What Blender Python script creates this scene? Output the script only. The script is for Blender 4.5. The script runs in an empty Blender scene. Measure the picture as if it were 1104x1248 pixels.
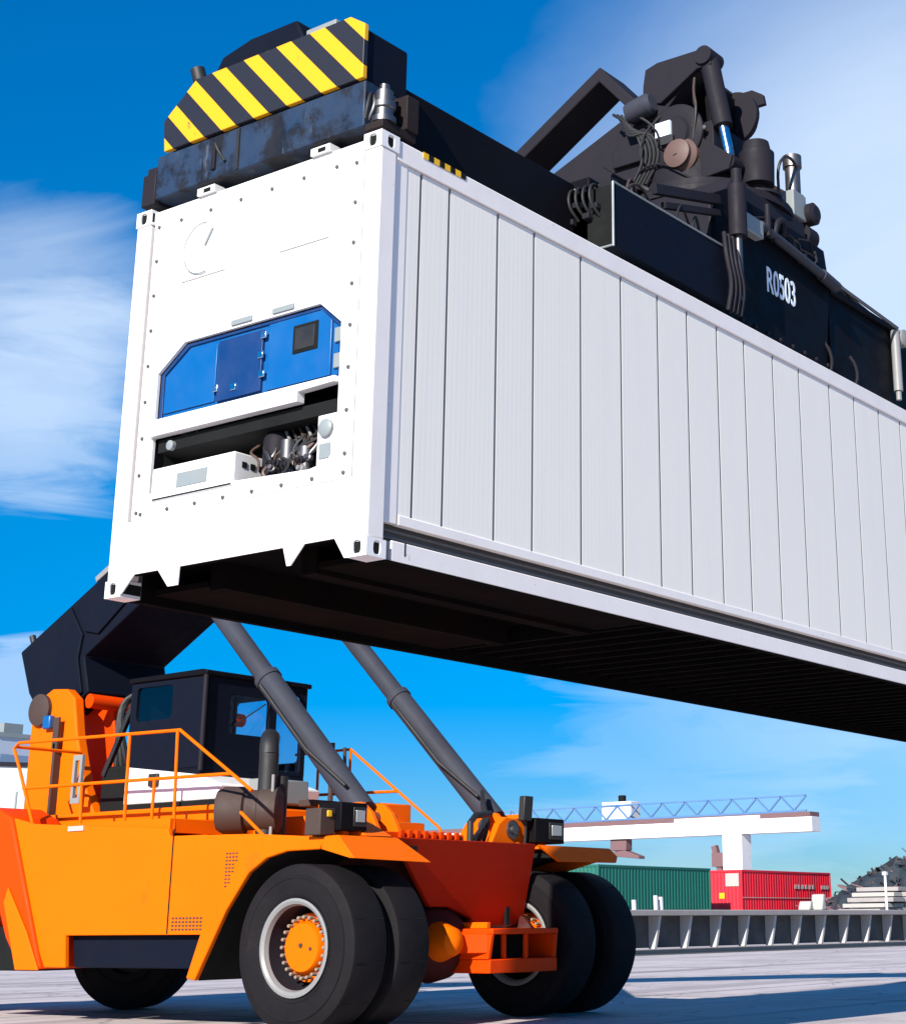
import bpy, bmesh, math, random
from mathutils import Vector, Matrix
from mathutils.geometry import tessellate_polygon
R = math.radians
random.seed(7)
sc = bpy.context.scene
COL = sc.collection
WL = {}                                   # world location of every object built

# ------------------------------------------------------------------ materials
def _mat(name):
    m = bpy.data.materials.new(name); m.use_nodes = True
    nt = m.node_tree; b = nt.nodes['Principled BSDF']
    return m, nt, b

def N(nt, t, **kw):
    n = nt.nodes.new(t)
    for k, v in kw.items():
        if k in n.inputs: n.inputs[k].default_value = v
        else: setattr(n, k, v)
    return n

def pos(nt):
    return N(nt, 'ShaderNodeNewGeometry').outputs['Position']

def mixc(nt, fac, a, b):
    n = N(nt, 'ShaderNodeMix', data_type='RGBA')
    for sock, v in ((n.inputs[0], fac), (n.inputs[6], a), (n.inputs[7], b)):
        if hasattr(v, 'is_output'): nt.links.new(v, sock)
        else: sock.default_value = v
    return n.outputs[2]

def ramp(nt, fac, stops):
    n = N(nt, 'ShaderNodeValToRGB')
    el = n.color_ramp.elements
    while len(el) < len(stops): el.new(.5)
    for e, (p, c) in zip(el, stops):
        e.position = p; e.color = c if len(c) == 4 else (*c, 1)
    nt.links.new(fac, n.inputs[0]); return n.outputs[0]

def noise(nt, scale, detail=6, rough=.6, vec=None, stretch=None):
    n = N(nt, 'ShaderNodeTexNoise', Scale=scale, Detail=detail, Roughness=rough)
    v = vec or pos(nt)
    if stretch:
        mp = N(nt, 'ShaderNodeMapping'); mp.inputs['Scale'].default_value = stretch
        nt.links.new(v, mp.inputs[0]); v = mp.outputs[0]
    nt.links.new(v, n.inputs['Vector']); return n.outputs['Fac']

def bump(nt, b, h, strength=.2, dist=.01):
    n = N(nt, 'ShaderNodeBump', Strength=strength, Distance=dist)
    nt.links.new(h, n.inputs['Height']); nt.links.new(n.outputs[0], b.inputs['Normal'])

def paint(name, col, rough=.4, dirt=(.1, .07, .05), amount=.35, metal=0, chips=None, spec=.5, coat=0, streak=True):
    m, nt, b = _mat(name)
    f = noise(nt, 1.3, 8, .65)
    d = ramp(nt, f, [(.45, (0, 0, 0)), (.8, (amount,) * 3)])
    c = mixc(nt, d, (*col, 1), (*[.5 * x + .5 * y for x, y in zip(col, dirt)], 1))
    if streak:
        s = noise(nt, 1, 5, .7, stretch=(14, 14, .7))
        s = ramp(nt, s, [(.58, (0, 0, 0)), (.75, (amount * .7,) * 3)])
        c = mixc(nt, s, c, (*[.6 * x + .4 * y for x, y in zip(col, dirt)], 1))
    if chips:
        k = noise(nt, 9, 10, .72)
        k = ramp(nt, k, [(.64, (0, 0, 0)), (.68, (1, 1, 1))])
        c = mixc(nt, k, c, (*chips, 1))
    if 'worn_black' in name:
        pt = ramp(nt, noise(nt, 2.6, 9, .72), [(.46, (0, 0, 0)), (.56, (.9,) * 3)]); c = mixc(nt, pt, c, (.005, .004, .005, 1))
        ps = ramp(nt, noise(nt, 1, 8, .7, None, (5, 5, 1.1)), [(.60, (0, 0, 0)), (.66, (.8,) * 3)]); c = mixc(nt, ps, c, (.07, .085, .11, 1))
    if 'orange' in name:
        sc_ = ramp(nt, noise(nt, 1, 9, .75, None, (22, 3, 30)), [(.66, (0, 0, 0)), (.70, (.5,) * 3)]); c = mixc(nt, sc_, c, (.34, .06, .004, 1))
        gr = ramp(nt, noise(nt, 2.4, 9, .7), [(.60, (0, 0, 0)), (.74, (.35,) * 3)]); c = mixc(nt, gr, c, (.16, .045, .012, 1))
    nt.links.new(c, b.inputs['Base Color'])
    r = ramp(nt, noise(nt, 5, 6), [(.3, (rough - .08,) * 3), (.75, (min(1, rough + .2),) * 3)])
    nt.links.new(r, b.inputs['Roughness'])
    b.inputs['Metallic'].default_value = metal
    b.inputs['Specular IOR Level'].default_value = spec
    if coat: b.inputs['Coat Weight'].default_value = coat; b.inputs['Coat Roughness'].default_value = .15
    bump(nt, b, noise(nt, 3, 4), .08, .02)
    return m

M = {}
M['white'] = paint('white_container_paint', (.79, .775, .76), .42, (.25, .2, .16), .16)
M['white_trim'] = paint('white_rail_paint', (.82, .765, .73), .45, (.3, .2, .15), .3, chips=(.5, .42, .36))
M['blue'] = paint('blue_panel_paint', (.002, .092, .29), .35, (.0, .03, .2), .4, streak=False)
M['blue_dark'] = paint('dark_blue_paint', (.003, .032, .13), .4, (.0, .01, .08), .5, streak=False)
M['orange'] = paint('orange_machine_paint', (.80, .132, .0003), .5, (.5, .07, .001), .35, spec=.08)
M['red_orange'] = paint('red_orange_paint', (.78, .05, .0004), .5, (.3, .03, .001), .4, spec=.08)
M['front_shade_red'] = paint('shaded_front_red', (.42, .017, .0006), .6, (.2, .012, .002), .35, spec=.15)  # redder front paint, with the plate's shade darkened into its colour
M['shade_red'] = paint('shaded_axle_red', (.05, .003, .0015), .7, (.02, .01, .008), .6, spec=.3)  # shade around axle and chassis put into this dark red
M['black'] = paint('black_machine_paint', (.0042, .004, .0058), .5, (.014, .010, .008), .5, chips=(.009, .0075, .008), spec=.07)
M['black_blue'] = paint('blue_black_paint', (.0045, .0068, .0145), .55, (.011, .011, .014), .5, chips=(.010, .012, .019), spec=.07)
M['worn_black'] = paint('worn_black_paint', (.014, .032, .07), .5, (.012, .008, .007), 1.0, chips=(.06, .065, .08), spec=.35)
M['greyblack'] = paint('grey_black_paint', (.0165, .0148, .020), .55, (.022, .018, .018), .6, spec=.12)
M['cyl'] = paint('grey_cylinder_paint', (.042, .045, .06), .5, (.010, .009, .009), .7, spec=.12)
M['chrome'] = paint('chrome', (.75, .77, .8), .14, (.5, .5, .5), .2, metal=1, streak=False)
M['steel'] = paint('bare_steel', (.16, .155, .16), .4, (.12, .08, .05), .7, metal=.9, streak=False)
M['zinc'] = paint('pale_grey_paint', (.22, .25, .255), .45, (.2, .15, .1), .4)
M['brown'] = paint('brown_rusted_steel', (.046, .027, .021), .7, (.03, .02, .015), .6)
M['hose'] = paint('black_rubber_hose', (.012, .012, .013), .55, (.03, .03, .03), .3, streak=False)
M['bolt'] = paint('dark_bolt', (.10, .10, .10), .5, (.05, .05, .05), .3, metal=.5, streak=False)
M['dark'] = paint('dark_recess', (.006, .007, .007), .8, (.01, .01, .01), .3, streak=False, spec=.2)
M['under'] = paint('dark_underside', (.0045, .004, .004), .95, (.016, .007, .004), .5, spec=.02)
M['rim'] = paint('grey_rim_paint', (.22, .225, .225), .4, (.15, .1, .08), .5)
M['green_box'] = paint('green_container_paint', (.006, .12, .085), .5, (.03, .04, .03), .4)
M['red_box'] = paint('red_container_paint', (.62, .012, .028), .5, (.2, .03, .03), .35)
M['crane_white'] = paint('white_crane_paint', (.72, .71, .72), .5, (.3, .22, .18), .3)
M['crane_blue'] = paint('grey_blue_crane_paint', (.07, .17, .36), .55, (.25, .25, .25), .5)
M['crane_rust'] = paint('brown_rail_paint', (.16, .085, .09), .7, (.1, .05, .04), .5)
M['platform'] = paint('weathered_grey_concrete', (.33, .3, .29), .85, (.12, .1, .09), .7)
M['platform_dark'] = paint('shaded_weathered_panel', (.07, .07, .072), .8, (.2, .19, .18), .8)  # shade of the recesses between ribs put into the wall colour
M['web_grey'] = paint('shaded_web_steel', (.10, .095, .095), .7, (.06, .05, .05), .7)  # shade of the bottom rail recess put into a dark web grey
M['rust_black'] = paint('rusty_black_steel', (.018, .013, .013), .65, (.09, .04, .025), .7, chips=(.06, .03, .02), spec=.15)
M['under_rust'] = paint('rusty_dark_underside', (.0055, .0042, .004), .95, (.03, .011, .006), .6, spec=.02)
M['copper'] = paint('copper_brown_casting', (.11, .062, .05), .5, (.03, .02, .02), .7)
M['nut'] = paint('pale_wheel_nut', (.26, .2, .15), .5, (.2, .12, .06), .5, streak=False)
M['groove_grey'] = paint('grey_groove', (.34, .35, .35), .8, (.1, .1, .1), .4)  # grey for the walls and floors of the side-wall grooves
M['rib'] = paint('sunlit_rib_concrete', (.55, .53, .51), .8, (.25, .2, .18), .5)  # sunlight on the ribs put into a paler concrete
M['shed'] = paint('pale_grey_sheeting', (.45, .47, .52), .6, (.2, .2, .2), .3)
M['shed_blue'] = paint('light_blue_sheeting', (.16, .42, .68), .6, (.1, .2, .3), .3)
M['yellow'] = paint('yellow_paint', (.8, .45, .002), .45, (.3, .2, .05), .4)
M['lens'] = paint('headlight_lens', (.3, .32, .33), .08, (.5, .5, .5), .2, streak=False)
M['decal'] = paint('white_lettering', (.72, .82, .9), .5, (.5, .5, .5), .15, streak=False)
M['heap'] = paint('dark_scrap_metal', (.018, .03, .04), .65, (.12, .07, .05), .9)
M['slab'] = paint('pale_stone', (.4, .38, .35), .8, (.3, .26, .22), .6)
M['city_a'] = paint('hazed_pale_tower', (.42, .47, .55), .6, (.3, .3, .3), .2)  # distance haze put into the pale blue-grey tower colours
M['city_b'] = paint('hazed_blue_grey_tower', (.17, .25, .36), .5, (.2, .2, .2), .2)  # same distance haze in a bluer grey
M['seat'] = paint('dark_seat_fabric', (.02, .02, .025), .9, (.03, .03, .03), .2, streak=False)

# panels with very fine vertical ribs (refrigerated container side)
def mk_side():
    m, nt, b = _mat('ribbed_white_panel')
    p = pos(nt)
    st = noise(nt, 1, 5, .7, p, (9, 9, .35))
    d = ramp(nt, st, [(.5, (0, 0, 0)), (.8, (.28, .28, .28))])
    c = mixc(nt, d, (.84, .79, .71, 1), (.72, .66, .60, 1))
    n2 = ramp(nt, noise(nt, .8, 8, .65, p), [(.5, (0, 0, 0)), (.85, (.25, .25, .25))])
    c = mixc(nt, n2, c, (.74, .70, .66, 1))
    nt.links.new(c, b.inputs['Base Color'])
    b.inputs['Roughness'].default_value = .48
    w = N(nt, 'ShaderNodeTexWave', Scale=6.2, Distortion=0)
    w.bands_direction = 'X'
    nt.links.new(p, w.inputs['Vector'])
    dents = noise(nt, 1.1, 3, .5, p)
    mm = N(nt, 'ShaderNodeMath', operation='MULTIPLY_ADD'); mm.inputs[1].default_value = 3.5
    nt.links.new(dents, mm.inputs[0]); nt.links.new(w.outputs['Fac'], mm.inputs[2])
    bump(nt, b, mm.outputs[0], .035, .006)
    return m
M['side'] = mk_side()

def mk_hazard():
    m, nt, b = _mat('yellow_black_hazard_stripes')
    p = pos(nt)
    s = N(nt, 'ShaderNodeSeparateXYZ'); nt.links.new(p, s.inputs[0])
    a = N(nt, 'ShaderNodeMath', operation='MULTIPLY_ADD'); a.inputs[1].default_value = -.935
    nt.links.new(s.outputs[2], a.inputs[0]); nt.links.new(s.outputs[1], a.inputs[2])
    t = N(nt, 'ShaderNodeMath', operation='MULTIPLY_ADD'); t.inputs[1].default_value = -1 / .332; t.inputs[2].default_value = -4.45 / .332
    nt.links.new(a.outputs[0], t.inputs[0])
    f = N(nt, 'ShaderNodeMath', operation='FRACT'); nt.links.new(t.outputs[0], f.inputs[0])
    lt = N(nt, 'ShaderNodeMath', operation='LESS_THAN'); lt.inputs[1].default_value = .45
    nt.links.new(f.outputs[0], lt.inputs[0])
    c = mixc(nt, lt.outputs[0], (.010, .010, .016, 1), (.78, .36, .0004, 1))
    k = ramp(nt, noise(nt, 7, 10, .75, p), [(.63, (0, 0, 0)), (.67, (.8, .8, .8))])
    c = mixc(nt, k, c, (.06, .05, .045, 1))
    nt.links.new(c, b.inputs['Base Color']); b.inputs['Roughness'].default_value = .5
    return m
M['hazard'] = mk_hazard()

def mk_tyre():
    m, nt, b = _mat('worn_tyre_rubber')
    f = noise(nt, 2.2, 9, .7)
    c = ramp(nt, f, [(.25, (.0045, .004, .005)), (.45, (.0085, .0073, .009)), (.62, (.0105, .009, .0105)), (.85, (.026, .021, .02))])
    nt.links.new(c, b.inputs['Base Color']); b.inputs['Roughness'].default_value = .75
    b.inputs['Specular IOR Level'].default_value = .15
    bump(nt, b, noise(nt, 14, 8, .7), .35, .01)
    return m
M['tyre'] = mk_tyre()

def mk_glass():
    m, nt, b = _mat('tinted_cab_glass')
    nt.nodes.remove(b)
    out = nt.nodes['Material Output']
    t = N(nt, 'ShaderNodeBsdfTransparent'); t.inputs[0].default_value = (.86, .92, .97, 1)
    g = N(nt, 'ShaderNodeBsdfGlossy', Roughness=.02); g.inputs[0].default_value = (.9, .9, .9, 1)
    mx = N(nt, 'ShaderNodeMixShader'); mx.inputs[0].default_value = .045
    nt.links.new(t.outputs[0], mx.inputs[1]); nt.links.new(g.outputs[0], mx.inputs[2])
    nt.links.new(mx.outputs[0], out.inputs[0]); return m
M['glass'] = mk_glass()

def mk_ground():
    m, nt, b = _mat('worn_concrete_yard')
    p = pos(nt)
    c = ramp(nt, noise(nt, .35, 10, .68, p), [(.28, (.38, .325, .315)), (.5, (.56, .485, .475)), (.75, (.64, .56, .55))])
    st = ramp(nt, noise(nt, .9, 8, .7, p, (.25, 1.6, 1)), [(.5, (0, 0, 0)), (.72, (.7, .7, .7))])
    c = mixc(nt, st, c, (.24, .215, .21, 1))
    sp = ramp(nt, noise(nt, 2.6, 6, .6, p), [(.66, (0, 0, 0)), (.72, (.75, .75, .75))])
    c = mixc(nt, sp, c, (.12, .11, .11, 1))
    vo = N(nt, 'ShaderNodeTexVoronoi', Scale=.35); vo.feature = 'DISTANCE_TO_EDGE'
    wv = N(nt, 'ShaderNodeTexNoise', Scale=1.2, Detail=8); nt.links.new(p, wv.inputs['Vector'])
    ad = N(nt, 'ShaderNodeVectorMath', operation='ADD'); nt.links.new(p, ad.inputs[0]); nt.links.new(wv.outputs['Color'], ad.inputs[1]); nt.links.new(ad.outputs[0], vo.inputs['Vector'])
    ck = ramp(nt, vo.outputs['Distance'], [(0, (.75,) * 3), (.012, (0, 0, 0))])
    c = mixc(nt, ck, c, (.13, .115, .11, 1))
    tm = ramp(nt, noise(nt, .5, 4, .5, p, (.06, 2.2, 1)), [(.56, (0, 0, 0)), (.62, (.45,) * 3)])
    c = mixc(nt, tm, c, (.16, .14, .14, 1))
    br = N(nt, 'ShaderNodeTexBrick', Scale=.16); br.offset = 0
    br.inputs['Color1'].default_value = br.inputs['Color2'].default_value = (0, 0, 0, 1); br.inputs['Mortar'].default_value = (1, 1, 1, 1)
    br.inputs['Mortar Size'].default_value = .006; br.inputs['Brick Width'].default_value = 1; br.inputs['Row Height'].default_value = 1
    nt.links.new(p, br.inputs['Vector'])
    c = mixc(nt, br.outputs['Color'], c, (.1, .09, .09, 1))
    nt.links.new(c, b.inputs['Base Color']); b.inputs['Roughness'].default_value = .8
    bump(nt, b, noise(nt, 9, 10, .7, p), .3, .02)
    return m
M['ground'] = mk_ground()

# ------------------------------------------------------------------ mesh builder
class MB:
    def __init__(s): s.bm = bmesh.new()
    def _f(s, vs, mi=0, smooth=True):
        try:
            f = s.bm.faces.new(vs); f.material_index = mi; return f
        except ValueError: return None
    def v(s, p): return s.bm.verts.new(p)
    def box(s, x0, x1, y0, y1, z0, z1, mi=0):
        c = [s.v((x, y, z)) for z in (z0, z1) for y in (y0, y1) for x in (x0, x1)]
        for q in ((0, 2, 3, 1), (4, 5, 7, 6), (0, 1, 5, 4), (2, 6, 7, 3), (0, 4, 6, 2), (1, 3, 7, 5)):
            s._f([c[i] for i in q], mi)
        return s
    def prism(s, ax, poly, lo, hi, holes=(), mi=0):
        def P(p, t):
            a, b = p
            return {'X': (t, a, b), 'Y': (a, t, b), 'Z': (a, b, t)}[ax]
        loops = [list(poly)] + [list(h) for h in holes]
        tr = tessellate_polygon([[Vector((a, b, 0)) for a, b in L] for L in loops])
        flat = [p for L in loops for p in L]
        A = [s.v(P(p, lo)) for p in flat]; B = [s.v(P(p, hi)) for p in flat]
        if holes:
            for t in tr:
                s._f([A[i] for i in t], mi); s._f([B[i] for i in t], mi)
        else:
            s._f(A, mi); s._f(list(reversed(B)), mi)
        o = 0
        for L in loops:
            n = len(L)
            for i in range(n):
                j = (i + 1) % n
                s._f([A[o + i], A[o + j], B[o + j], B[o + i]], mi)
            o += n
        return s
    def frame(s, p0, p1):
        z = (Vector(p1) - Vector(p0)).normalized()
        u = Vector((0, 0, 1)) if abs(z.z) < .95 else Vector((0, 1, 0))
        x = u.cross(z).normalized(); y = z.cross(x); return x, y, z
    def bar(s, p0, p1, w, h, mi=0):
        p0, p1 = Vector(p0), Vector(p1); x, y, z = s.frame(p0, p1)
        q = [(-.5, -.5), (.5, -.5), (.5, .5), (-.5, .5)]
        A = [s.v(p0 + x * a * w + y * b * h) for a, b in q]; B = [s.v(p1 + x * a * w + y * b * h) for a, b in q]
        s._f(A[::-1], mi); s._f(B, mi)
        for i in range(4): s._f([A[i], A[(i + 1) % 4], B[(i + 1) % 4], B[i]], mi)
        return s
    def lathe(s, p0, axis, prof, n=32, mi=0, caps=True):
        p0 = Vector(p0); x, y, z = s.frame(p0, p0 + Vector(axis))
        rings = []
        for r, a in prof:
            rings.append([s.v(p0 + z * a + (x * math.cos(2 * math.pi * i / n) + y * math.sin(2 * math.pi * i / n)) * max(r, 1e-4)) for i in range(n)])
        for A, B in zip(rings, rings[1:]):
            for i in range(n): s._f([A[i], A[(i + 1) % n], B[(i + 1) % n], B[i]], mi)
        if caps: s._f(rings[0][::-1], mi); s._f(rings[-1], mi)
        return s
    def cyl(s, p0, p1, r, r2=None, n=20, mi=0):
        L = (Vector(p1) - Vector(p0)).length
        return s.lathe(p0, Vector(p1) - Vector(p0), [(r, 0), (r if r2 is None else r2, L)], n, mi)
    def tube(s, pts, r, n=8, mi=0, smooth=0):
        P = [Vector(p) for p in pts]
        for _ in range(smooth):
            Q = [P[0]]
            for a, b in zip(P, P[1:]): Q += [a * .75 + b * .25, a * .25 + b * .75]
            P = Q + [P[-1]]
        rings = []; prev = None
        for i, p in enumerate(P):
            d = (P[min(i + 1, len(P) - 1)] - P[max(i - 1, 0)]).normalized()
            if prev is None:
                u = Vector((0, 0, 1)) if abs(d.z) < .9 else Vector((0, 1, 0))
                x = u.cross(d).normalized()
            else:
                x = (prev - d * prev.dot(d)).normalized()
            prev = x; y = d.cross(x)
            rings.append([s.v(p + (x * math.cos(2 * math.pi * k / n) + y * math.sin(2 * math.pi * k / n)) * r) for k in range(n)])
        for A, B in zip(rings, rings[1:]):
            for i in range(n): s._f([A[i], A[(i + 1) % n], B[(i + 1) % n], B[i]], mi)
        s._f(rings[0][::-1], mi); s._f(rings[-1], mi)
        return s
    def build(s, name, mats, parent=None, bevel=0, angle=35, origin=None):
        bmesh.ops.recalc_face_normals(s.bm, faces=s.bm.faces)
        vs = [v.co for v in s.bm.verts]
        lo = Vector([min(v[i] for v in vs) for i in range(3)]); hi = Vector([max(v[i] for v in vs) for i in range(3)])
        c = Vector(origin) if origin is not None else (lo + hi) / 2
        if parent is None and origin is None: c.z = lo.z
        for v in s.bm.verts: v.co -= c
        me = bpy.data.meshes.new(name); s.bm.to_mesh(me); s.bm.free()
        me.shade_smooth(); me.set_sharp_from_angle(angle=R(angle))
        for m in (mats if isinstance(mats, (list, tuple)) else [mats]):
            me.materials.append(M[m] if isinstance(m, str) else m)
        o = bpy.data.objects.new(name, me); COL.objects.link(o)
        WL[o] = c.copy()
        if parent is not None:
            o.parent = parent; o.location = c - WL[parent]
        else: o.location = c
        if bevel:
            b = o.modifiers.new('edge_bevel', 'BEVEL'); b.width = bevel; b.segments = 2; b.limit_method = 'ANGLE'; b.angle_limit = R(40)
        return o

def empty(name, loc, label, cat, group=None):
    o = bpy.data.objects.new(name, None); COL.objects.link(o); o.location = loc; WL[o] = Vector(loc)
    o.empty_display_size = .3
    tag(o, label, cat, group); return o

def tag(o, label, cat, group=None, kind=None):
    if label: o['label'] = label
    if cat: o['category'] = cat
    if group: o['group'] = group
    if kind: o['kind'] = kind
    return o

def copy_part(o, delta, parent=None):
    c = o.copy(); COL.objects.link(c); p = parent or o.parent
    c.parent = p; c.location = o.location + Vector(delta) if p is o.parent else o.location
    WL[c] = WL[o] + Vector(delta)
    for ch in [k for k in o.children]:
        copy_part(ch, (0, 0, 0), c)
    return c

def text_mesh(body, size, extrude=.002):
    cu = bpy.data.curves.new('lettering', 'FONT'); cu.body = body; cu.size = size; cu.extrude = extrude
    cu.align_x = 'CENTER'; cu.align_y = 'CENTER'; cu.offset = size * .012
    t = bpy.data.objects.new('lettering_source', cu); COL.objects.link(t)
    dg = bpy.context.evaluated_depsgraph_get()
    me = bpy.data.meshes.new_from_object(t.evaluated_get(dg))
    bpy.data.objects.remove(t); return me

def lettering(name, body, size, parent, loc, rot, mat, sx=1):
    me = text_mesh(body, size)
    me.materials.clear(); me.materials.append(M[mat])
    me.transform(Matrix.Diagonal((sx, 1, 1, 1)))
    o = bpy.data.objects.new(name, me); COL.objects.link(o); o.parent = parent
    o.location = Vector(loc) - WL[parent]; o.rotation_euler = rot; WL[o] = Vector(loc); return o

# ------------------------------------------------------------------ ground
g = MB(); g.box(-900, 1500, -900, 1500, -1, 0)
tag(g.build('ground', 'ground'), None, None, kind='structure')

#=CONTAINER=
Z0 = 3.10; ZT = 5.996; WID = 2.438; LEN = 13.716
ctn = empty('reefer_container', (LEN / 2, WID / 2, Z0), 'white refrigerated shipping container with blue panel, lifted in the air by the machine', 'shipping container')
# side wall: grooved profile swept upward
gx = [.43, .73, 1.27, 1.70, 2.29, 2.83, 3.36, 3.81, 4.29, 4.75, 5.26, 5.75, 6.35, 6.87, 7.41, 7.9, 8.45, 8.95, 9.5, 10.0, 10.5, 11.0, 11.5, 12.0, 12.5, 12.95, 13.38]
def side(yf, sgn, name):
    prof = [(.17, 0)]
    for x in gx: prof += [(x - .014, 0), (x - .013, .03), (x + .010, .024), (x + .014, 0)]
    prof += [(LEN - .17, 0)]
    m = MB(); zz = (3.41, 5.83)
    lo = [m.v((x, yf + sgn * d, zz[0])) for x, d in prof]; hi = [m.v((x, yf + sgn * d, zz[1])) for x, d in prof]
    bl = [m.v((x, yf + sgn * .05, zz[0])) for x, d in prof]; bh = [m.v((x, yf + sgn * .05, zz[1])) for x, d in prof]
    for i in range(len(prof) - 1):
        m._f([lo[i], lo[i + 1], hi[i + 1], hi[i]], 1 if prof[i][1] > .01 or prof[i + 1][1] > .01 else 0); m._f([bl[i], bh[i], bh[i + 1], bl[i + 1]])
        m._f([lo[i], bl[i], bl[i + 1], lo[i + 1]]); m._f([hi[i], hi[i + 1], bh[i + 1], bh[i]])
    m._f([lo[0], hi[0], bh[0], bl[0]]); m._f([lo[-1], bl[-1], bh[-1], hi[-1]])
    return m.build(name, ['side', 'groove_grey'], ctn, angle=20)
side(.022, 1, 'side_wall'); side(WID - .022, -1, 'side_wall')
for y0, y1 in ((.004, .075), (WID - .075, WID - .004)):
    m = MB(); m.box(.165, LEN - .165, y0, y1, 5.835, 5.985); m.build('top_rail', 'white_trim', ctn, .008)
for s_, ya, yb in ((1, .012, .07), (-1, WID - .07, WID - .012)):
    m = MB(); m.box(.30, LEN - .17, ya, yb, 3.345, 3.41); m.build('wall_sill', 'white_trim', ctn, .005)
    m = MB(); m.box(.24, LEN - .17, ya - .002 * s_, yb, 3.105, 3.235); o = m.build('bottom_rail', 'white_trim', ctn, .006)
    m = MB(); yy = .10 if s_ > 0 else WID - .10
    m.box(.165, LEN - .165, min(yy, yy + .03 * s_), max(yy, yy + .03 * s_), 3.14, 3.42)
    for k in range(2):
        za = 3.26 + .045 * k
        m.box(.17, LEN - .17, min(yy - .025 * s_, yy), max(yy - .025 * s_, yy), za, za + .016)
    m.build('rail_web', 'web_grey', ctn)
    m = MB(); m.box(.2, LEN - .2, *((yy + .031, yy + .036) if s_ > 0 else (yy - .036, yy - .031)), 3.13, 3.30); m.build('web_under_strip', 'under', ctn)  # near-black strip behind the web
    m = MB(); m.box(.2, LEN - .17, min(ya, yb) + .001, max(ya, yb) + .001, 3.100, 3.1045); m.box(.17, LEN - .17, *((yb + .0005, yb + .004) if s_ > 0 else (ya - .004, ya - .0005)), 3.1, 3.24); m.build('rail_under_strip', 'under', ctn)  # near-black strips over the rail's bottom and inner faces
m = MB(); m.box(.36, .372, .0085, .014, 3.15, 3.235); m.build('drain_slot', 'dark', ctn)
m = MB(); m.box(.165, .285, .018, .06, 3.345, 5.835); m.build('wall_flange', 'white_trim', ctn, .004)
m = MB(); m.box(.165, LEN - .165, .075, WID - .075, 5.90, 5.95); m.build('roof', 'white', ctn)
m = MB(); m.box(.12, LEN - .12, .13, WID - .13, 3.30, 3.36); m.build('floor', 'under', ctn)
m = MB()
x = 3.55
while x < LEN - .3:
    m.box(x, x + .06, .14, WID - .14, 3.165, 3.299); x += .29
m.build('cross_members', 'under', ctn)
m = MB(); m.box(.30, 3.4, .72, .86, 3.12, 3.299); m.box(.30, 3.4, 1.58, 1.72, 3.12, 3.299)
m.box(.3, 3.4, .14, .7, 3.15, 3.19); m.box(.3, 3.4, 1.74, WID - .14, 3.15, 3.19); m.build('gooseneck_tunnel', 'under_rust', ctn)
# corner posts and castings
def casting(x, y, z):
    m = MB(); a = .178; b = .162; h = .118
    sx = 1 if x < 1 else -1; sy = 1 if y < 1 else -1
    xs = sorted((x, x + sx * a)); ys = sorted((y, y + sy * b))
    # oval-slotted outer faces; dark inner box stands in for slot shade
    def oval(cu, cv, ru, rv): return [(cu + ru * math.copysign(abs(math.cos(t)) ** .7, math.cos(t)), cv + rv * math.copysign(abs(math.sin(t)) ** .7, math.sin(t))) for t in [2 * math.pi * (i + .5) / 16 for i in range(16)]]
    t_ = .012
    cx = (xs[0] + xs[1]) / 2; cy = (ys[0] + ys[1]) / 2; cz = z + h / 2
    xo = x; m.prism('X', [(ys[0], z), (ys[1], z), (ys[1], z + h), (ys[0], z + h)], xo, xo + sx * t_, [oval(cy, cz, .034, .046)])
    yo = y; xa, xb = sorted((x + sx * (t_ + .0005), x + sx * a))
    m.prism('Y', [(xa, z), (xb, z), (xb, z + h), (xa, z + h)], yo, yo + sy * t_, [oval(cx + sx * .006, cz, .034, .046)])
    i0, i1 = sorted((x + sx * (t_ + .0005), x + sx * a)); j0, j1 = sorted((y + sy * (t_ + .0005), y + sy * b))
    m.box(i0, i1, j0, j1, z, z + .022); m.box(i0, i1, j0, j1, z + h - .022, z + h)
    e0, e1 = sorted((x + sx * (t_ + .004), x + sx * (a - .031))); g0, g1 = sorted((y + sy * (t_ + .004), y + sy * (b - .031))); m.box(e0, e1, g0, g1, z + .024, z + h - .024, 1)
    k0, k1 = sorted((x + sx * (a - .03), x + sx * a)); l0, l1 = sorted((y + sy * (b - .03), y + sy * b))
    m.box(k0, k1, j0, j1, z + .0225, z + h - .0225, 1); m.box(i0, k0 if sx > 0 else i1, l0, l1, z + .0225, z + h - .0225, 1)
    m.build('corner_casting', ['white', 'dark'], ctn)
for x in (-.006, LEN + .006):
    for y in (-.006, WID + .006):
        casting(x, y, Z0); casting(x, y, ZT - .118)
for x0, x1 in ((0, .155), (LEN - .155, LEN)):
    for y0, y1 in ((0, .15), (WID - .15, WID)):
        m = MB(); m.box(x0, x1, y0, y1, Z0 + .1185, ZT - .1185); m.build('corner_post', 'white_trim', ctn, .012)
m = MB(); m.box(.03, .1, .15, WID - .15, 5.895, 5.975); m.build('end_header', 'white', ctn, .004)
# sill with lowered feet, as seen from the machinery end
m = MB(); m.prism('X', [(2.29, 3.105), (2.16, 3.24), (1.92, 3.24), (1.81, 3.115), (1.71, 3.115), (1.705, 3.24), (.73, 3.24), (.69, 3.115), (.655, 3.115), (.54, 3.24), (.28, 3.24), (.19, 3.105), (.152, 3.105), (.152, 3.62), (2.286, 3.62), (2.286, 3.105)], .004, .014)
m.build('end_sill', 'white', ctn, .002)
m = MB(); m.box(.016, .10, .19, 2.25, 3.25, 3.60); m.build('sill_beam', 'under', ctn)
m = MB(); m.box(.006, .0205, .19, 2.25, 3.6205, 3.6245); m.build('panel_gap', 'dark', ctn)
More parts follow.
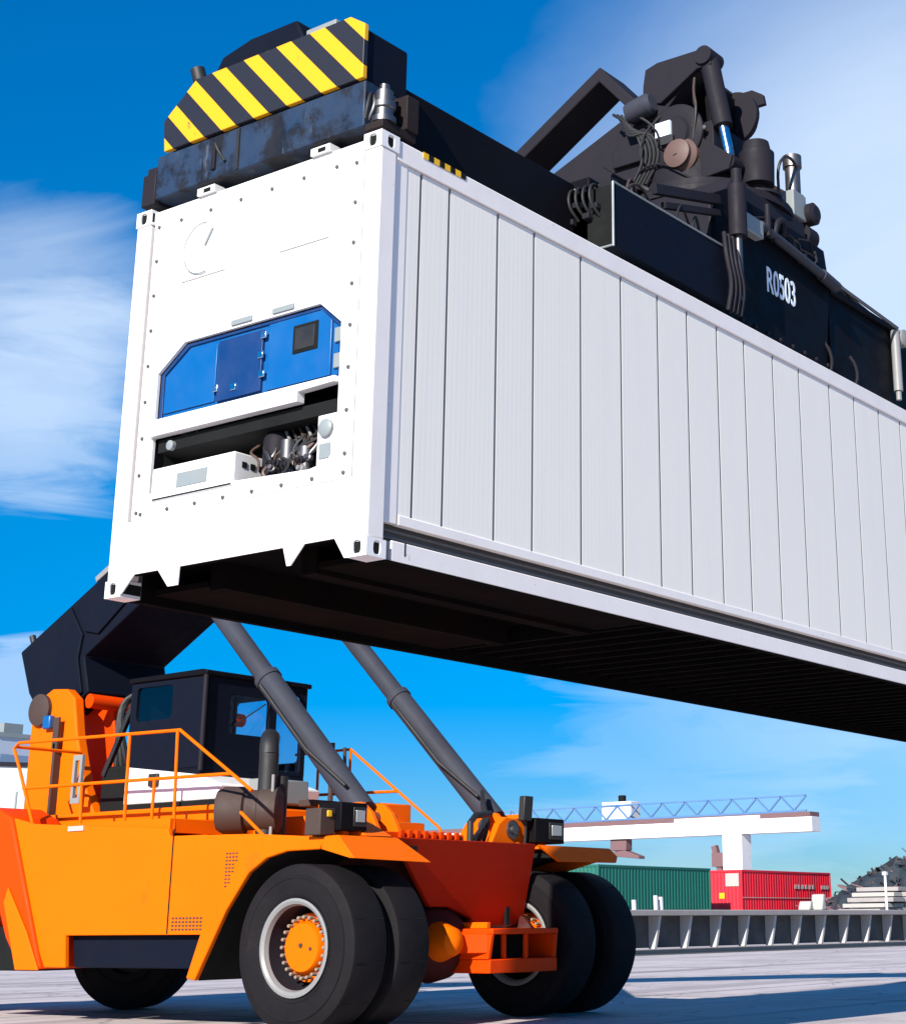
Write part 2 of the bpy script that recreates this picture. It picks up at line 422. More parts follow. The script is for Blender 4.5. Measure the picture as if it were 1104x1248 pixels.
# machinery end panel with its opening
hole = [(2.10, 3.80), (2.10, 4.68), (1.84, 4.87), (.52, 4.87), (.32, 4.70), (.32, 3.86), (.40, 3.76), (.55, 3.735)]
m = MB(); m.prism('X', [(.175, 3.625), (2.263, 3.625), (2.263, 5.892), (.175, 5.892)], .022, .05, [hole])
m.build('end_panel', 'white', ctn, .002)
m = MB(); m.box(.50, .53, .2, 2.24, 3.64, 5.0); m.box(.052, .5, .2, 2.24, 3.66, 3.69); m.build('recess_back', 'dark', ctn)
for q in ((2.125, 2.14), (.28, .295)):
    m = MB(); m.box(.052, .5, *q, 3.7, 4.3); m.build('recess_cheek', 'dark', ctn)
bp = [(2.09, 4.325), (2.09, 4.675), (1.838, 4.862), (.522, 4.862), (.33, 4.695), (.33, 4.325)]
m = MB(); m.prism('X', bp, .065, .09); blue = m.build('blue_fan_panel', 'blue', ctn, .003)
# raised rim round the blue panel, flaps, hinges
def off(pl, k):
    cx = sum(p[0] for p in pl) / len(pl); cz = sum(p[1] for p in pl) / len(pl)
    return [(cx + (a - cx) * (1 - k / 1.0 * .06), cz + (b - cz) * (1 - k * .16)) for a, b in pl]
m = MB(); m.prism('X', bp, .05, .066, [off(bp, .6)]); m.build('panel_rim', 'blue_dark', blue, .002)
m = MB(); m.box(.04, .064, 1.07, 1.50, 4.37, 4.81); m.build('centre_flap', 'blue_dark', blue, .004)
m = MB(); m.prism('X', [(1.53, 4.38), (2.05, 4.38), (2.05, 4.655), (1.82, 4.80), (1.53, 4.80)], .052, .064); m.build('access_cover', 'blue', blue, .004)
m = MB(); m.prism('X', [(.43, 4.36), (1.02, 4.36), (1.02, 4.835), (.53, 4.835), (.43, 4.745)], .048, .064); dr = m.build('control_door', 'blue', blue, .005)
m = MB(); m.box(.040, .048, .55, .78, 4.57, 4.77); wf = m.build('display_frame', 'dark', dr, .004)
m = MB(); m.box(.034, .040, .575, .755, 4.59, 4.745); m.build('display_window', 'hose', dr, .002)
for y, z in ((1.03, 4.46), (1.03, 4.74), (1.48, 4.44), (1.3, 4.42), (1.05, 4.6)):
    m = MB(); m.box(.028, .041, y, y + .05, z, z + .05); m.build('latch', 'chrome', blue, .003)
for y in (.37, .36):
    m = MB(); m.box(.045, .064, .345, .40, 4.40 if y == .37 else 4.58, 4.5 if y == .37 else 4.68); m.build('hinge', 'zinc', blue, .003)
for y in (1.26, .86):
    m = MB(); m.box(.008, .022, y - .1, y + .1, 4.885, 4.925); m.build('panel_clip', 'zinc', ctn, .003)
m = MB(); m.prism('X', [(2.11, 4.205), (.66, 4.205), (.66, 4.275), (.325, 4.285), (.325, 4.325), (2.11, 4.325)], -.012, .06); m.build('drip_ledge', 'white', ctn, .004)
m = MB(); m.box(.01, .4, 1.24, 2.06, 3.735, 3.97); cb = m.build('control_box', 'white', ctn, .008)
m = MB(); m.box(.006, .0095, 1.26, 2.04, 3.742, 3.752); m.build('box_seam', 'dark', cb)
m = MB(); m.box(.004, .0095, 1.5, 1.8, 3.80, 3.90); m.build('data_plate', 'zinc', cb)
for k in range(3):
    m = MB(); m.box(.08 + .075 * k, .12 + .075 * k, 1.234, 1.24, 3.87, 3.91); m.build('socket', 'dark', cb)
m = MB(); m.box(.06, .40, .335, .53, 3.735, 4.10); m.cyl((.14, .43, 4.10), (.14, .43, 4.16), .08); m.build('receiver_housing', 'white', ctn, .01)
m = MB(); m.lathe((.055, .44, 4.0), (-1, 0, 0), [(.06, 0), (.06, .02), (.045, .03)], 20); m.build('sight_glass', 'zinc', ctn)
m = MB(); m.cyl((.2, 1.03, 3.70), (.2, 1.03, 4.04), .10, n=24); m.lathe((.2, 1.03, 4.04), (0, 0, 1), [(.1, 0), (.085, .04), (.04, .06)], 24); m.build('compressor', 'greyblack', ctn)
m = MB(); m.box(.1, .3, .78, .92, 3.70, 3.86); m.cyl((.12, .85, 3.86), (.12, .85, 4.0), .05); m.cyl((.1, .66, 3.72), (.1, .66, 3.92), .05); m.box(.12, .24, .60, .74, 3.7, 3.77)
m.build('valve_body', 'steel', ctn, .004)
for k in range(7):
    y = .6 + .065 * k
    m = MB(); m.tube([(.1 + .02 * k, y, 3.71), (.07, y + .03, 3.84 + .02 * (k % 3)), (.12, y - .05, 3.95), (.2, y + .1, 4.1)], .011, 8, smooth=2)
    m.build('pipe', ('steel', 'rim', 'brown')[k % 3], ctn)
hr = random.Random(21)
for k in range(10):
    y = hr.uniform(.58, 1.1); z = hr.uniform(3.72, 3.85)
    m = MB(); m.tube([(.06, y, z), (.05, y + hr.uniform(-.1, .1), z + .08), (.1, y + hr.uniform(-.15, .15), z + .16), (.2, y + hr.uniform(-.1, .2), 4.05)], hr.uniform(.006, .014), 7, smooth=2); m.build('pipe', hr.choice(('steel', 'hose', 'greyblack', 'copper')), ctn)
for k in range(7):
    y = hr.uniform(.58, .95); z = hr.uniform(3.74, 3.98)
    m = MB(); m.lathe((.07, y, z), (-1, hr.uniform(-.4, .4), hr.uniform(-.3, .3)), [(.026, 0), (.026, .03), (.016, .035), (.016, .055)], 10); m.build('valve', hr.choice(('steel', 'rim', 'greyblack')), ctn)
m = MB(); m.box(.052, .06, .40, .50, 3.80, 3.90); m.build('warning_plate', 'zinc', ctn)
m = MB(); m.lathe((.06, 1.93, 4.13), (-1, 0, 0), [(.035, 0), (.035, .03), (.02, .035)], 18); m.build('fan_guard', 'zinc', ctn)
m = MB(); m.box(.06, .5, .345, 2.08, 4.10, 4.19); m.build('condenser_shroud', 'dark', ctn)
# round fresh-air cover, plate, lines
m = MB(); m.lathe((.0215, 1.70, 5.55), (-1, 0, 0), [(.2, 0), (.2, .012), (.18, .02), (.03, .022)], 40); vc = m.build('vent_cover', 'white', ctn)
m = MB(); m.tube([(-.004, 1.70 + .195 * math.cos(R(a)), 5.55 + .195 * math.sin(R(a))) for a in range(-105, 100, 12)], .0045, 6); m.build('vent_ring', 'zinc', vc)
m = MB(); m.tube([(-.004, 1.70 - .03, 5.56), (-.004, 1.60, 5.68)], .012, 6); m.build('vent_lever', 'zinc', vc, .004)
for y0, y1, z in ((1.47, 1.92, 5.335), (.47, .93, 5.335)):
    m = MB(); m.box(.008, .0215, y0, y1, z, z + .05); m.build('cover_lip', 'white', ctn, .004)
m = MB(); m.box(.014, .0215, .48, .92, 5.39, 5.72); m.build('evaporator_cover', 'white', ctn, .004)
# bolts round the end panel
bl = [(2.21, 5.84 - .27 * k) for k in range(9)] + [(.235, 5.82 - .29 * k) for k in range(8)] + [(.42 + .31 * k, 5.84) for k in range(6)] + [(.24 + .275 * k, 3.665) for k in range(8)]
m = MB(); m.lathe((.0215, bl[0][0], bl[0][1]), (-1, 0, 0), [(.014, 0), (.014, .009), (.006, .012)], 8); b0 = m.build('bolt', 'bolt', ctn)
for y, z in bl[1:]: copy_part(b0, (0, y - bl[0][0], z - bl[0][1]))
for y in (1.71, .57):
    m = MB(); m.prism('Y', [(.0, 5.976), (.26, 5.976), (.20, 6.03), (.0, 6.03)], y - .09, y + .09); m.box(-.004, -.0005, y - .05, y + .02, 5.985, 6.015, 1); m.build('lifting_lug', ['white', 'dark'], ctn)
m = MB()
for k in range(4): m.box(.42 + .115 * k, .475 + .115 * k, -.001, .0035, 5.945, 5.99); m.box(.475 + .115 * k, .53 + .115 * k, -.001, .0035, 5.945, 5.99, 1)
m.build('hazard_mark', ['yellow', 'dark'], ctn)

#=SPREADER=
spr = empty('container_spreader', (6.1, 1.22, 6.0), 'black hydraulic spreader with striped end beam clamped on top of the white container', 'spreader')
m = MB(); m.box(.46, 2.8, .45, 1.99, 6.10, 6.74); m.build('telescopic_beam', 'black', spr, .015)
m = MB(); m.box(9.4, 13.25, .45, 1.99, 6.10, 6.74); m.build('telescopic_beam', 'black', spr, .015)
m = MB(); m.box(0, .46, .17, 2.27, 6.07, 6.42); eb = m.build('end_beam', 'worn_black', spr, .012)
for y in (1.64,):
    m = MB(); m.box(-.018, 0, y - .02, y + .02, 6.13 + .1 * (y % .3), 6.34); m.build('gusset', 'greyblack', eb, .003)
m = MB(); m.box(-.012, 0, 1.38, 1.41, 6.08, 6.4); m.tube([(-.01, 1.62, 6.3), (-.05, 1.6, 6.34), (-.05, 1.55, 6.25), (-.01, 1.52, 6.18)], .012, 8, smooth=2); m.build('cable', 'hose', eb)
m = MB(); m.prism('X', [(2.17, 6.425), (2.2, 6.68), (1.87, 6.935), (.31, 6.935), (.17, 6.84), (.17, 6.425)], -.03, .012); m.build('hazard_board', 'hazard', spr, .006)
m = MB(); m.prism('X', [(2.13, 6.425), (2.15, 6.66), (1.85, 6.90), (.31, 6.90), (.19, 6.82), (.19, 6.425)], .0125, .44); m.build('end_cover', 'black_blue', spr, .015)
m = MB(); m.prism('X', [(1.9, 6.902), (1.75, 7.14), (1.45, 7.2), (.98, 7.2), (.88, 7.0), (.88, 6.902)], .10, .55); m.build('motor_cover', 'black_blue', spr, .02)
m = MB(); m.box(.02, .2, .50, .79, 6.937, 7.01); m.build('junction_box', 'zinc', spr, .008)
m = MB(); m.cyl((.15, 1.98, 6.86), (.12, 2.0, 7.02), .02); m.cyl((.12, 2.0, 7.02), (.1, 2.02, 7.12), .055); m.build('work_lamp', 'hose', spr)
m = MB(); m.box(.0, .3, 2.275, 2.42, 6.04, 6.30); m.box(.02, .2, 2.30, 2.40, 6.30, 6.36); m.build('lock_housing', 'greyblack', spr, .01)
m = MB(); m.box(.0, .34, .0, .165, 6.02, 6.08); m.box(.22, .34, -.02, .16, 6.08, 6.34); m.build('lock_housing', 'rust_black', spr, .008)
m = MB(); m.lathe((.08, .065, 6.082), (0, 0, 1), [(.085, 0), (.085, .04), (.065, .045), (.065, .1), (.08, .11), (.08, .15), (.06, .16), (.06, .24), (.035, .25), (.035, .29)], 24); m.build('twist_lock', 'steel', spr)
for k in range(4):
    m = MB(); m.tube([(-.03 + .03 * k, .13, 6.1), (-.04 + .04 * k, .1 - .03 * k, 6.2), (.0 + .03 * k, .12, 6.30), (.1 + .05 * k, .2, 6.36)], .012, 8, smooth=2); m.build('hose', 'steel' if k % 2 else 'hose', spr)
m = MB(); m.box(LEN - .46, LEN, .17, 2.27, 6.07, 6.42); m.box(LEN - .44, LEN - .02, .19, 2.2, 6.4205, 6.9); m.build('end_beam', 'worn_black', spr, .012)
# centre frame
m = MB(); m.box(2.8, 9.4, .30, 2.14, 6.06, 6.78); m.build('main_frame', 'black', spr, .02)
m = MB(); m.prism('Z', [(2.82, .06), (4.58, .06), (4.58, .29), (3.4, .29), (3.4, .295), (2.82, .295)], 6.10, 6.66); bx = m.build('valve_cabinet', 'black_blue', spr, .012)
m = MB(); m.box(2.80, 2.82, .075, .62, 6.12, 6.65); m.build('cabinet_end', 'dark', spr, .004)
m = MB(); m.tube([(2.795, .062, 6.10), (2.795, .062, 6.665)], .011); m.tube([(2.795, .062, 6.11), (2.795, .3, 6.11)], .009); m.tube([(2.795, .062, 6.665), (4.55, .055, 6.665)], .009); m.build('edge_strip', 'zinc', spr)
m = MB(); m.cyl((2.76, .58, 6.1), (2.76, .58, 6.58), .035); m.cyl((2.76, .58, 6.45), (2.76, .58, 6.56), .055); m.cyl((2.76, .58, 6.08), (2.76, .58, 6.18), .055); m.build('guide_rod', 'steel', spr)
for y, z in ((.52, 6.42), (.46, 6.36), (.4, 6.5), (.3, 6.38), (.22, 6.45)):
    m = MB(); m.box(2.74, 2.80, y - .035, y + .035, z, z + .05); m.build('valve_block', 'greyblack', spr, .006)
for k in range(6):
    y = .2 + .07 * k
    m = MB(); m.tube([(2.80, y, 6.4), (2.68, y + .02, 6.5), (2.72, y + .03, 6.68), (3.0, y + .1, 6.72)], .013, 8, smooth=2); m.build('hose', 'hose', spr)
m = MB(); m.box(2.86, 3.3, .1, .34, 6.665, 6.70); m.box(2.9, 3.02, .16, .28, 6.70, 6.78); m.build('valve_cover', 'greyblack', spr, .006)
m = MB(); m.tube([(2.78, .5, 6.62), (2.85, .42, 6.76), (2.95, .3, 6.74), (3.1, .2, 6.72)], .022, 8, smooth=2); m.build('hose', 'rim', spr)
# side plate that carries the number
m = MB(); m.prism('Y', [(4.6, 6.08), (6.72, 6.08), (6.72, 6.25), (6.84, 7.05), (6.76, 7.40), (6.3, 7.42), (4.86, 7.40), (4.62, 7.27)], .205, .24); sp_ = m.build('side_plate', 'black', spr, .012)
m = MB(); m.prism('Y', [(4.6, 6.08), (6.72, 6.08), (6.84, 7.05), (6.76, 7.4), (4.86, 7.4), (4.62, 7.28)], 2.18, 2.22); m.build('side_plate', 'black', spr, .012)
m = MB(); m.box(4.62, 6.7, .242, 2.178, 6.785, 7.3); m.prism('Y', [(4.9, 7.301), (6.68, 7.301), (6.62, 7.68), (5.2, 7.68)], .34, 2.1); m.build('centre_block', 'greyblack', spr, .02)
lettering('number_lettering', 'R0503', .36, sp_, (5.82, .202, 6.70), (R(90), 0, 0), 'decal', .62)
m = MB(); m.cyl((5.35, .14, 7.18), (6.55, .14, 7.06), .045); m.cyl((6.55, .14, 7.06), (6.86, .14, 7.02), .06); m.build('side_cylinder', 'cyl', spr)
m = MB(); m.box(4.98, 5.34, .10, .2, 7.02, 7.2); m.build('relay_box', 'zinc', spr, .012)
m = MB(); m.cyl((5.46, .12, 7.1), (5.46, .12, 7.42), .03); m.tube([(5.6, .14, 7.1), (5.6, .1, 7.3), (5.75, .1, 7.36), (5.78, .14, 7.2)], .03, 8, smooth=2); m.build('sensor', 'greyblack', spr)
m = MB(); m.cyl((4.72, .02, 7.32), (4.72, .02, 6.82), .085); m.cyl((4.72, .02, 7.32), (4.72, .02, 7.48), .05); lc = m.build('leg_cylinder', 'greyblack', spr)
m = MB(); m.cyl((4.72, .02, 6.82), (4.72, .02, 6.2), .035); m.build('piston_rod', 'steel', lc)
for k in range(4):
    xx = 4.5 + .07 * k
    m = MB(); m.tube([(xx, .02, 6.05), (xx + .02, -.02, 6.3), (xx - .04, 0, 6.55), (xx + .02, .05, 6.8)], .022, 6, smooth=2); m.build('chain', 'greyblack', spr)
m = MB(); m.tube([(5.0, .16, 7.6), (5.04, .12, 7.25), (4.9, .1, 6.95), (4.85, .12, 6.85)], .018, 8, smooth=2); m.build('hose', 'hose', spr)
m = MB(); m.bar((3.55, .16, 6.9), (4.62, .16, 7.18), .06, .09); m.bar((3.7, .16, 6.8), (4.62, .16, 7.05), .05, .06); m.build('brace', 'greyblack', spr, .004)
m = MB(); m.box(6.9, 11.0, .26, .30, 6.08, 6.98); m.prism('Y', [(6.9, 6.985), (11, 6.985), (11, 7.02), (6.9, 7.06)], .22, .5); m.build('frame_web', 'black', spr, .006)
m = MB(); m.cyl((6.86, .16, 7.08), (8.3, .16, 7.0), .018); m.build('hydraulic_line', 'steel', spr)
for k in range(3):
    m = MB(); m.tube([(6.7, .3 + .06 * k, 7.2), (7.2, .35, 7.28 - .05 * k), (7.8, .35 + .05 * k, 7.12), (8.9, .3, 7.05)], .026, 8, smooth=2); m.build('hose', 'hose', spr)
m = MB(); m.cyl((8.32, .2, 6.30), (8.32, .2, 6.98), .05); m.cyl((8.32, .2, 6.2), (8.32, .2, 6.34), .03); m.lathe((8.45, .2, 6.92), (0, -1, 0), [(.1, 0), (.1, .06), (.06, .08)], 20); m.build('locking_post', 'rim', spr)
for xx, zz in ((6.75, 6.2), (7.3, 6.2)):
    m = MB(); m.tube([(xx, .2, 6.1), (xx, .17, 6.2), (xx - .03, .18, 6.32), (xx - .06, .22, 6.4)], .018, 8, smooth=1); m.build('hook', 'greyblack', spr)
hr = random.Random(5)
for k in range(14):
    x0 = hr.uniform(2.85, 4.5); a = Vector((x0, hr.uniform(.1, .3), 6.67)); b = a + Vector((hr.uniform(.2, .9), hr.uniform(.0, .3), hr.uniform(.02, .12)))
    c = (a + b) / 2 + Vector((0, 0, hr.uniform(.05, .22)))
    m = MB(); m.tube([a, a * .5 + c * .5 + Vector((0, 0, .05)), c, c * .5 + b * .5, b], hr.uniform(.01, .018), 7, smooth=2); m.build('hose', hr.choice(('hose', 'hose', 'greyblack', 'brown')), spr)
for k in range(10):
    x0 = hr.uniform(4.7, 6.6); a = Vector((x0, .19, hr.uniform(7.1, 7.4))); b = a + Vector((hr.uniform(-.5, .6), 0, hr.uniform(-.35, .1)))
    c = (a + b) / 2 + Vector((0, -.06, hr.uniform(-.12, .08)))
    m = MB(); m.tube([a, a * .5 + c * .5, c, c * .5 + b * .5, b], .012, 7, smooth=2); m.build('hose', hr.choice(('hose', 'greyblack')), spr)
for k in range(18):
    m = MB(); m.lathe((4.7 + .118 * k, .204, 6.16 if k % 2 else 7.22), (0, -1, 0), [(.022, 0), (.022, .014), (.012, .02)], 8); m.build('bolt', 'greyblack', spr)
# rotator
m = MB(); m.lathe((6.1, 1.22, 7.682), (0, 0, 1), [(.92, 0), (.92, .08), (.7, .09), (.7, .25), (.6, .26), (.6, .5)], 40); m.build('slewing_ring', 'greyblack', spr)
m = MB(); m.lathe((6.0, .52, 7.77), (0, 0, 1), [(.24, 0), (.24, .03), (.08, .04), (.08, .14), (.17, .15), (.18, .5), (.15, .52), (.13, .62)], 24); m.build('slew_motor', 'greyblack', spr)
m = MB(); m.lathe((6.75, .52, 7.95), (0, 0, 1), [(.11, 0), (.11, .12), (.08, .14), (.08, .44), (.1, .45), (.1, .58)], 20); m.build('slew_motor', 'steel', spr)
m = MB(); m.box(6.45, 6.72, .36, .58, 7.74, 8.02); m.build('valve_block', 'zinc', spr, .01)
m = MB(); m.tube([(6.4, .5, 7.95), (6.3, .45, 8.25), (6.45, .42, 8.42), (6.7, .44, 8.4), (6.78, .5, 8.3)], .016, 8, smooth=2); m.build('hose', 'hose', spr)
m = MB(); m.lathe((6.78, .44, 7.84), (0, -1, 0), [(.12, 0), (.12, .14), (.08, .17)], 20); m.lathe((6.72, .46, 7.62), (1, 0, 0), [(.13, 0), (.13, .2), (.1, .22)], 20); m.build('pump', 'greyblack', spr)

#=STACKER=
st = empty('reach_stacker', (6.3, 7.0, 0), 'orange reach stacker with black boom and cab, holding up the white container', 'reach stacker')
# chassis and flanks
m = MB(); m.box(5.35, 7.5, 4.75, 9.8, .62, 1.66); m.build('chassis', 'shade_red', st, .02)
arch = [(6.08, .44), (5.70, 1.08), (5.42, 1.42), (5.19, 1.55), (4.92, 1.605), (4.49, 1.61)]
m = MB(); m.prism('X', [(9.42, 2.14), (8.75, 2.0), (6.60, 1.87), (6.58, 1.80), (5.4, 1.78), (4.45, 1.72)] + arch[::-1] + [(6.2, .46), (6.04, .86), (8.06, .86), (8.02, .545), (8.36, .545)], 4.3, 4.36)
fl = m.build('side_panel', 'orange', st, .012)
m = MB(); m.prism('X', [(9.42, 2.14), (8.75, 2.0), (6.60, 1.87), (6.0, 1.78), (4.3, 1.72), (4.3, 1.6), (6.1, 1.2), (6.2, .46), (8.36, .545)], 8.55, 8.61); m.build('side_panel', 'orange', st, .012)
m = MB(); m.box(4.296, 4.3, 6.50, 6.518, .87, 1.865); m.build('panel_seam', 'dark', fl)
m = MB()
for k in range(9):
    for j in range(4): m.box(4.296, 4.2995, 6.02 + .05 * k, 6.052 + .05 * k, .90 + .035 * j, .918 + .035 * j)
m.build('vent_grille', 'brown', fl)
m = MB()
for k in range(10):
    for j in range(max(1, 4 - k // 3)): m.box(4.296, 4.2995, 5.69 - .045 * j + .02, 5.72 - .045 * j + .02, 1.60 - .034 * k, 1.614 - .034 * k)
m.build('vent_grille', 'brown', fl)
m = MB(); m.prism('X', [(8.06, .858), (6.04, .858), (6.2, .545), (8.0, .545)], 4.40, 5.2); m.build('battery_box', 'black_blue', st, .01)
m = MB(); m.prism('Y', [(4.36, 1.98), (8.55, 1.98), (8.55, 1.84), (4.36, 1.84)], 6.65, 9.0); m.build('deck', 'orange', st, .004)
m = MB(); m.prism('Y', [(4.36, 1.74), (8.55, 1.74), (8.55, 1.68), (4.36, 1.68)], 4.6, 6.64); m.build('deck', 'orange', st, .004)
m = MB(); m.box(4.36, 5.3, 6.1, 8.3, .87, 1.8); m.box(7.5, 8.5, 6.1, 8.3, .87, 1.8); m.build('tank_body', 'orange', st)
# wheel arch liners
m = MB()
o2 = [(y + .0, z + .07) for y, z in arch]
m.prism('X', arch + [(4.2, 1.60), (4.2, 1.66)] + [(4.49, 1.675), (4.95, 1.675), (5.25, 1.62), (5.5, 1.5), (5.8, 1.12), (6.14, .5)], 4.362, 5.34); m.build('arch_liner', 'dark', st)
m = MB(); m.prism('X', arch + [(4.2, 1.60), (4.2, 1.66)] + [(4.49, 1.675), (4.95, 1.675), (5.25, 1.62), (5.5, 1.5), (5.8, 1.12), (6.14, .5)], 7.5, 8.54); m.build('arch_liner', 'dark', st)
# fender noses
m = MB(); m.prism('Y', [(4.3, 1.52), (5.36, 1.50), (5.12, 1.73), (4.3, 1.73)], 4.05, 4.1)
for v in m.bm.verts: v.co.y += (v.co.z - 1.52) * 1.0
m.prism('X', [(4.47, 1.72), (4.311, 1.73), (4.101, 1.52), (4.47, 1.61)], 4.3, 4.36); m.box(4.362, 5.1, 4.315, 4.7, 1.70, 1.725); m.build('fender', 'orange', st, .006)
m = MB(); m.prism('Y', [(7.56, 1.56), (8.62, 1.57), (8.72, 1.64), (8.66, 1.73), (7.36, 1.73)], 4.12, 4.17)
for v in m.bm.verts: v.co.y += (v.co.z - 1.56) * .75
m.box(7.42, 8.6, 4.31, 4.75, 1.69, 1.72); m.build('fender', 'orange', st, .006)
# counterweight
m = MB(); m.prism('X', [(9.09, 2.08), (8.37, .53), (8.72, .53), (9.0, .84), (9.2, 1.2), (10.3, 1.2), (11.6, 1.2), (11.6, 2.2), (9.4, 2.2)], 4.26, 4.9)
m.box(4.9, 8.2, 9.9, 11.6, .7, 2.2); m.build('counterweight', 'red_orange', st, .03)
m = MB(); m.prism('X', [(8.75, .52), (8.37, .52), (8.62, .9), (9.0, 1.35), (9.05, 1.2)], 4.235, 4.26); m.build('counterweight_skirt', 'orange', st, .01)
# front plate, axle, hitch
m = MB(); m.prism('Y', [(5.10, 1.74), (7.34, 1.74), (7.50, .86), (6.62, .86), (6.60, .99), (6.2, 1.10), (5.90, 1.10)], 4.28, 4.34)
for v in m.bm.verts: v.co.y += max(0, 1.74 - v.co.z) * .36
fp = m.build('front_plate', 'front_shade_red', st, .01)
m = MB(); m.box(7.12, 7.18, 4.50, 4.53, .92, 1.10); m.build('plate_slot', 'dark', fp)
m = MB(); m.prism('Y', [(5.0, 1.72), (7.3, 1.72), (7.3, 1.0), (5.3, 1.0)], 4.66, 4.72); m.build('bulkhead', 'shade_red', st)
m = MB(); m.lathe((5.27, 4.67, .745), (1, 0, 0), [(.3, 0), (.3, .08), (.2, .12), (.2, .35), (.34, .6), (.37, .8), (.34, 1.0), (.2, 1.3), (.2, 2.1), (.3, 2.15), (.3, 2.2)], 32); m.build('front_axle', 'shade_red', st)
m = MB(); m.lathe((5.92, 4.42, .77), (-.1, -1, 0), [(.19, -.1), (.19, .06), (.13, .24), (.05, .29)], 28); m.build('differential_nose', 'orange', st)
hz = [(6.18, .47), (7.12, .47), (7.12, .90), (6.18, .90)]
m = MB(); m.box(6.2, 7.28, 3.94, 4.5, .835, .89); m.box(6.2, 7.3, 3.97, 4.5, .47, .60); m.prism('X', [(3.94, .834), (4.5, .834), (4.5, .601), (3.98, .601)], 6.18, 6.23); m.prism('X', [(3.96, .834), (4.5, .834), (4.5, .601), (3.98, .601)], 7.24, 7.3)
m.cyl((6.52, 4.06, .60), (6.52, 4.06, .835), .028); m.cyl((6.88, 4.06, .60), (6.88, 4.06, .835), .028); m.prism('Z', [(6.06, 4.2), (6.179, 3.98), (6.179, 4.45), (6.06, 4.4)], .66, .84); m.build('tow_hitch', 'red_orange', st, .008)  # redder than the body: the hitch's unlit faces put into its colour
m = MB(); m.box(6.24, 7.23, 4.32, 4.36, .6, .834); m.build('hitch_back', 'dark', st)
m = MB(); m.box(6.3, 6.36, 4.1, 4.5, .891, .95); m.build('hitch_bracket', 'orange', st, .006)
# wheels
def tyre_mb(cx, cy, cz, w, r=.742, s=-1):
    m = MB(); h = w / 2
    prof = [(.42, -h + .03), (.455, -h + .006), (.475, -h + .001), (.48, -h + .006), (.55, -h - .004), (.61, -h - .003), (.615, -h - .009), (.635, -h - .009), (.64, -h + .002), (.66, -h + .01), (.712, -h + .016), (r - .008, -h + .028), (r, -h + .05), (r, 0), (r, h - .05), (r - .008, h - .028), (.712, h - .016), (.66, h - .01), (.56, h + .005), (.47, h - .005), (.42, h - .03)]
    m.lathe((cx, cy, cz), (1, 0, 0), prof, 72, caps=False)
    for k in range(12):
        a = 2 * math.pi * (k + .35) / 12
        for sd in (-1, 1):
            c = Vector((0, math.cos(a), math.sin(a))); t = Vector((0, -math.sin(a), math.cos(a)))
            p = Vector((cx, cy, cz)) + c * (r - .006) + Vector((sd * (h - .12), 0, 0))
            P = []
            for dx in (-.065, .065):
                for dt in (-.007, .007):
                    for dc in (-.01, .008): P.append(m.v(p + Vector((dx, 0, 0)) + t * dt + c * dc))
            for q in ((0, 1, 3, 2), (4, 6, 7, 5), (0, 4, 5, 1), (2, 3, 7, 6), (0, 2, 6, 4), (1, 5, 7, 3)): m._f([P[i] for i in q], 1)
    return m
def wheel(cx, cy, cz, face):                       # face: -1 hub looks to -x, +1 to +x
    w = .48
    m = MB(); f = face
    # rim well: flange, inner barrel, disc
    prof = [(.425, f * .215), (.435, f * .245), (.412, f * .25), (.385, f * .235), (.37, f * .19), (.36, f * .0), (.33, f * -.07), (.02, f * -.08), (.02, -f * .09), (.33, -f * .1), (.345, -f * .2), (.43, -f * .245), (.425, -f * .215)]
    m.lathe((cx, cy, cz), (1, 0, 0), prof[:5], 48, caps=False); m.lathe((cx, cy, cz), (1, 0, 0), prof[4:], 48, 1, caps=False)
    wh = m.build('wheel', ['rim', 'greyblack'], st, origin=(cx, cy, cz))  # dark barrel and disc put the rim well's shade into the colour
    tyre_mb(cx, cy, cz, w).build('tyre', ['tyre', 'dark'], wh, origin=(cx, cy, cz))
    m = MB(); m.lathe((cx + f * -.08, cy, cz), (f, 0, 0), [(.31, 0), (.31, .10), (.30, .12), (.235, .12), (.23, .19), (.21, .22), (.02, .225)], 40); hb = m.build('hub', 'orange', wh)
    for k in range(24):
        a = 2 * math.pi * k / 24
        m = MB(); m.lathe((cx + f * -.03, cy + .268 * math.cos(a), cz + .268 * math.sin(a)), (f, 0, 0), [(.017, .1), (.017, .16), (.010, .168)], 8); m.build('wheel_nut', 'nut', wh)
    m = MB(); m.lathe((cx + f * .14, cy, cz + .02), (f, 0, 0), [(.02, 0), (.02, .02)], 8); m.lathe((cx + f * .14, cy - .12, cz - .01), (f, 0, 0), [(.016, 0), (.016, .012)], 8); m.build('hub_plug', 'brown', wh)
    return wh
for cx, f in ((4.44, -1), (5.03, 1), (7.73, -1), (8.5, 1)): wheel(cx, 4.67, .742, f)
for cx, f, a in ((5.1, -1, 6), (6.95, 1, 24)):
    wh = wheel(cx, 10.1 if cx > 6 else 11.7, .742, f); wh.rotation_euler = (0, 0, R(a))
m = MB(); m.cyl((5.0, 10.1, .74), (6.9, 10.1, .74), .2); m.box(5.3, 6.6, 9.7, 10.5, .6, 1.1); m.build('rear_axle', 'dark', st)
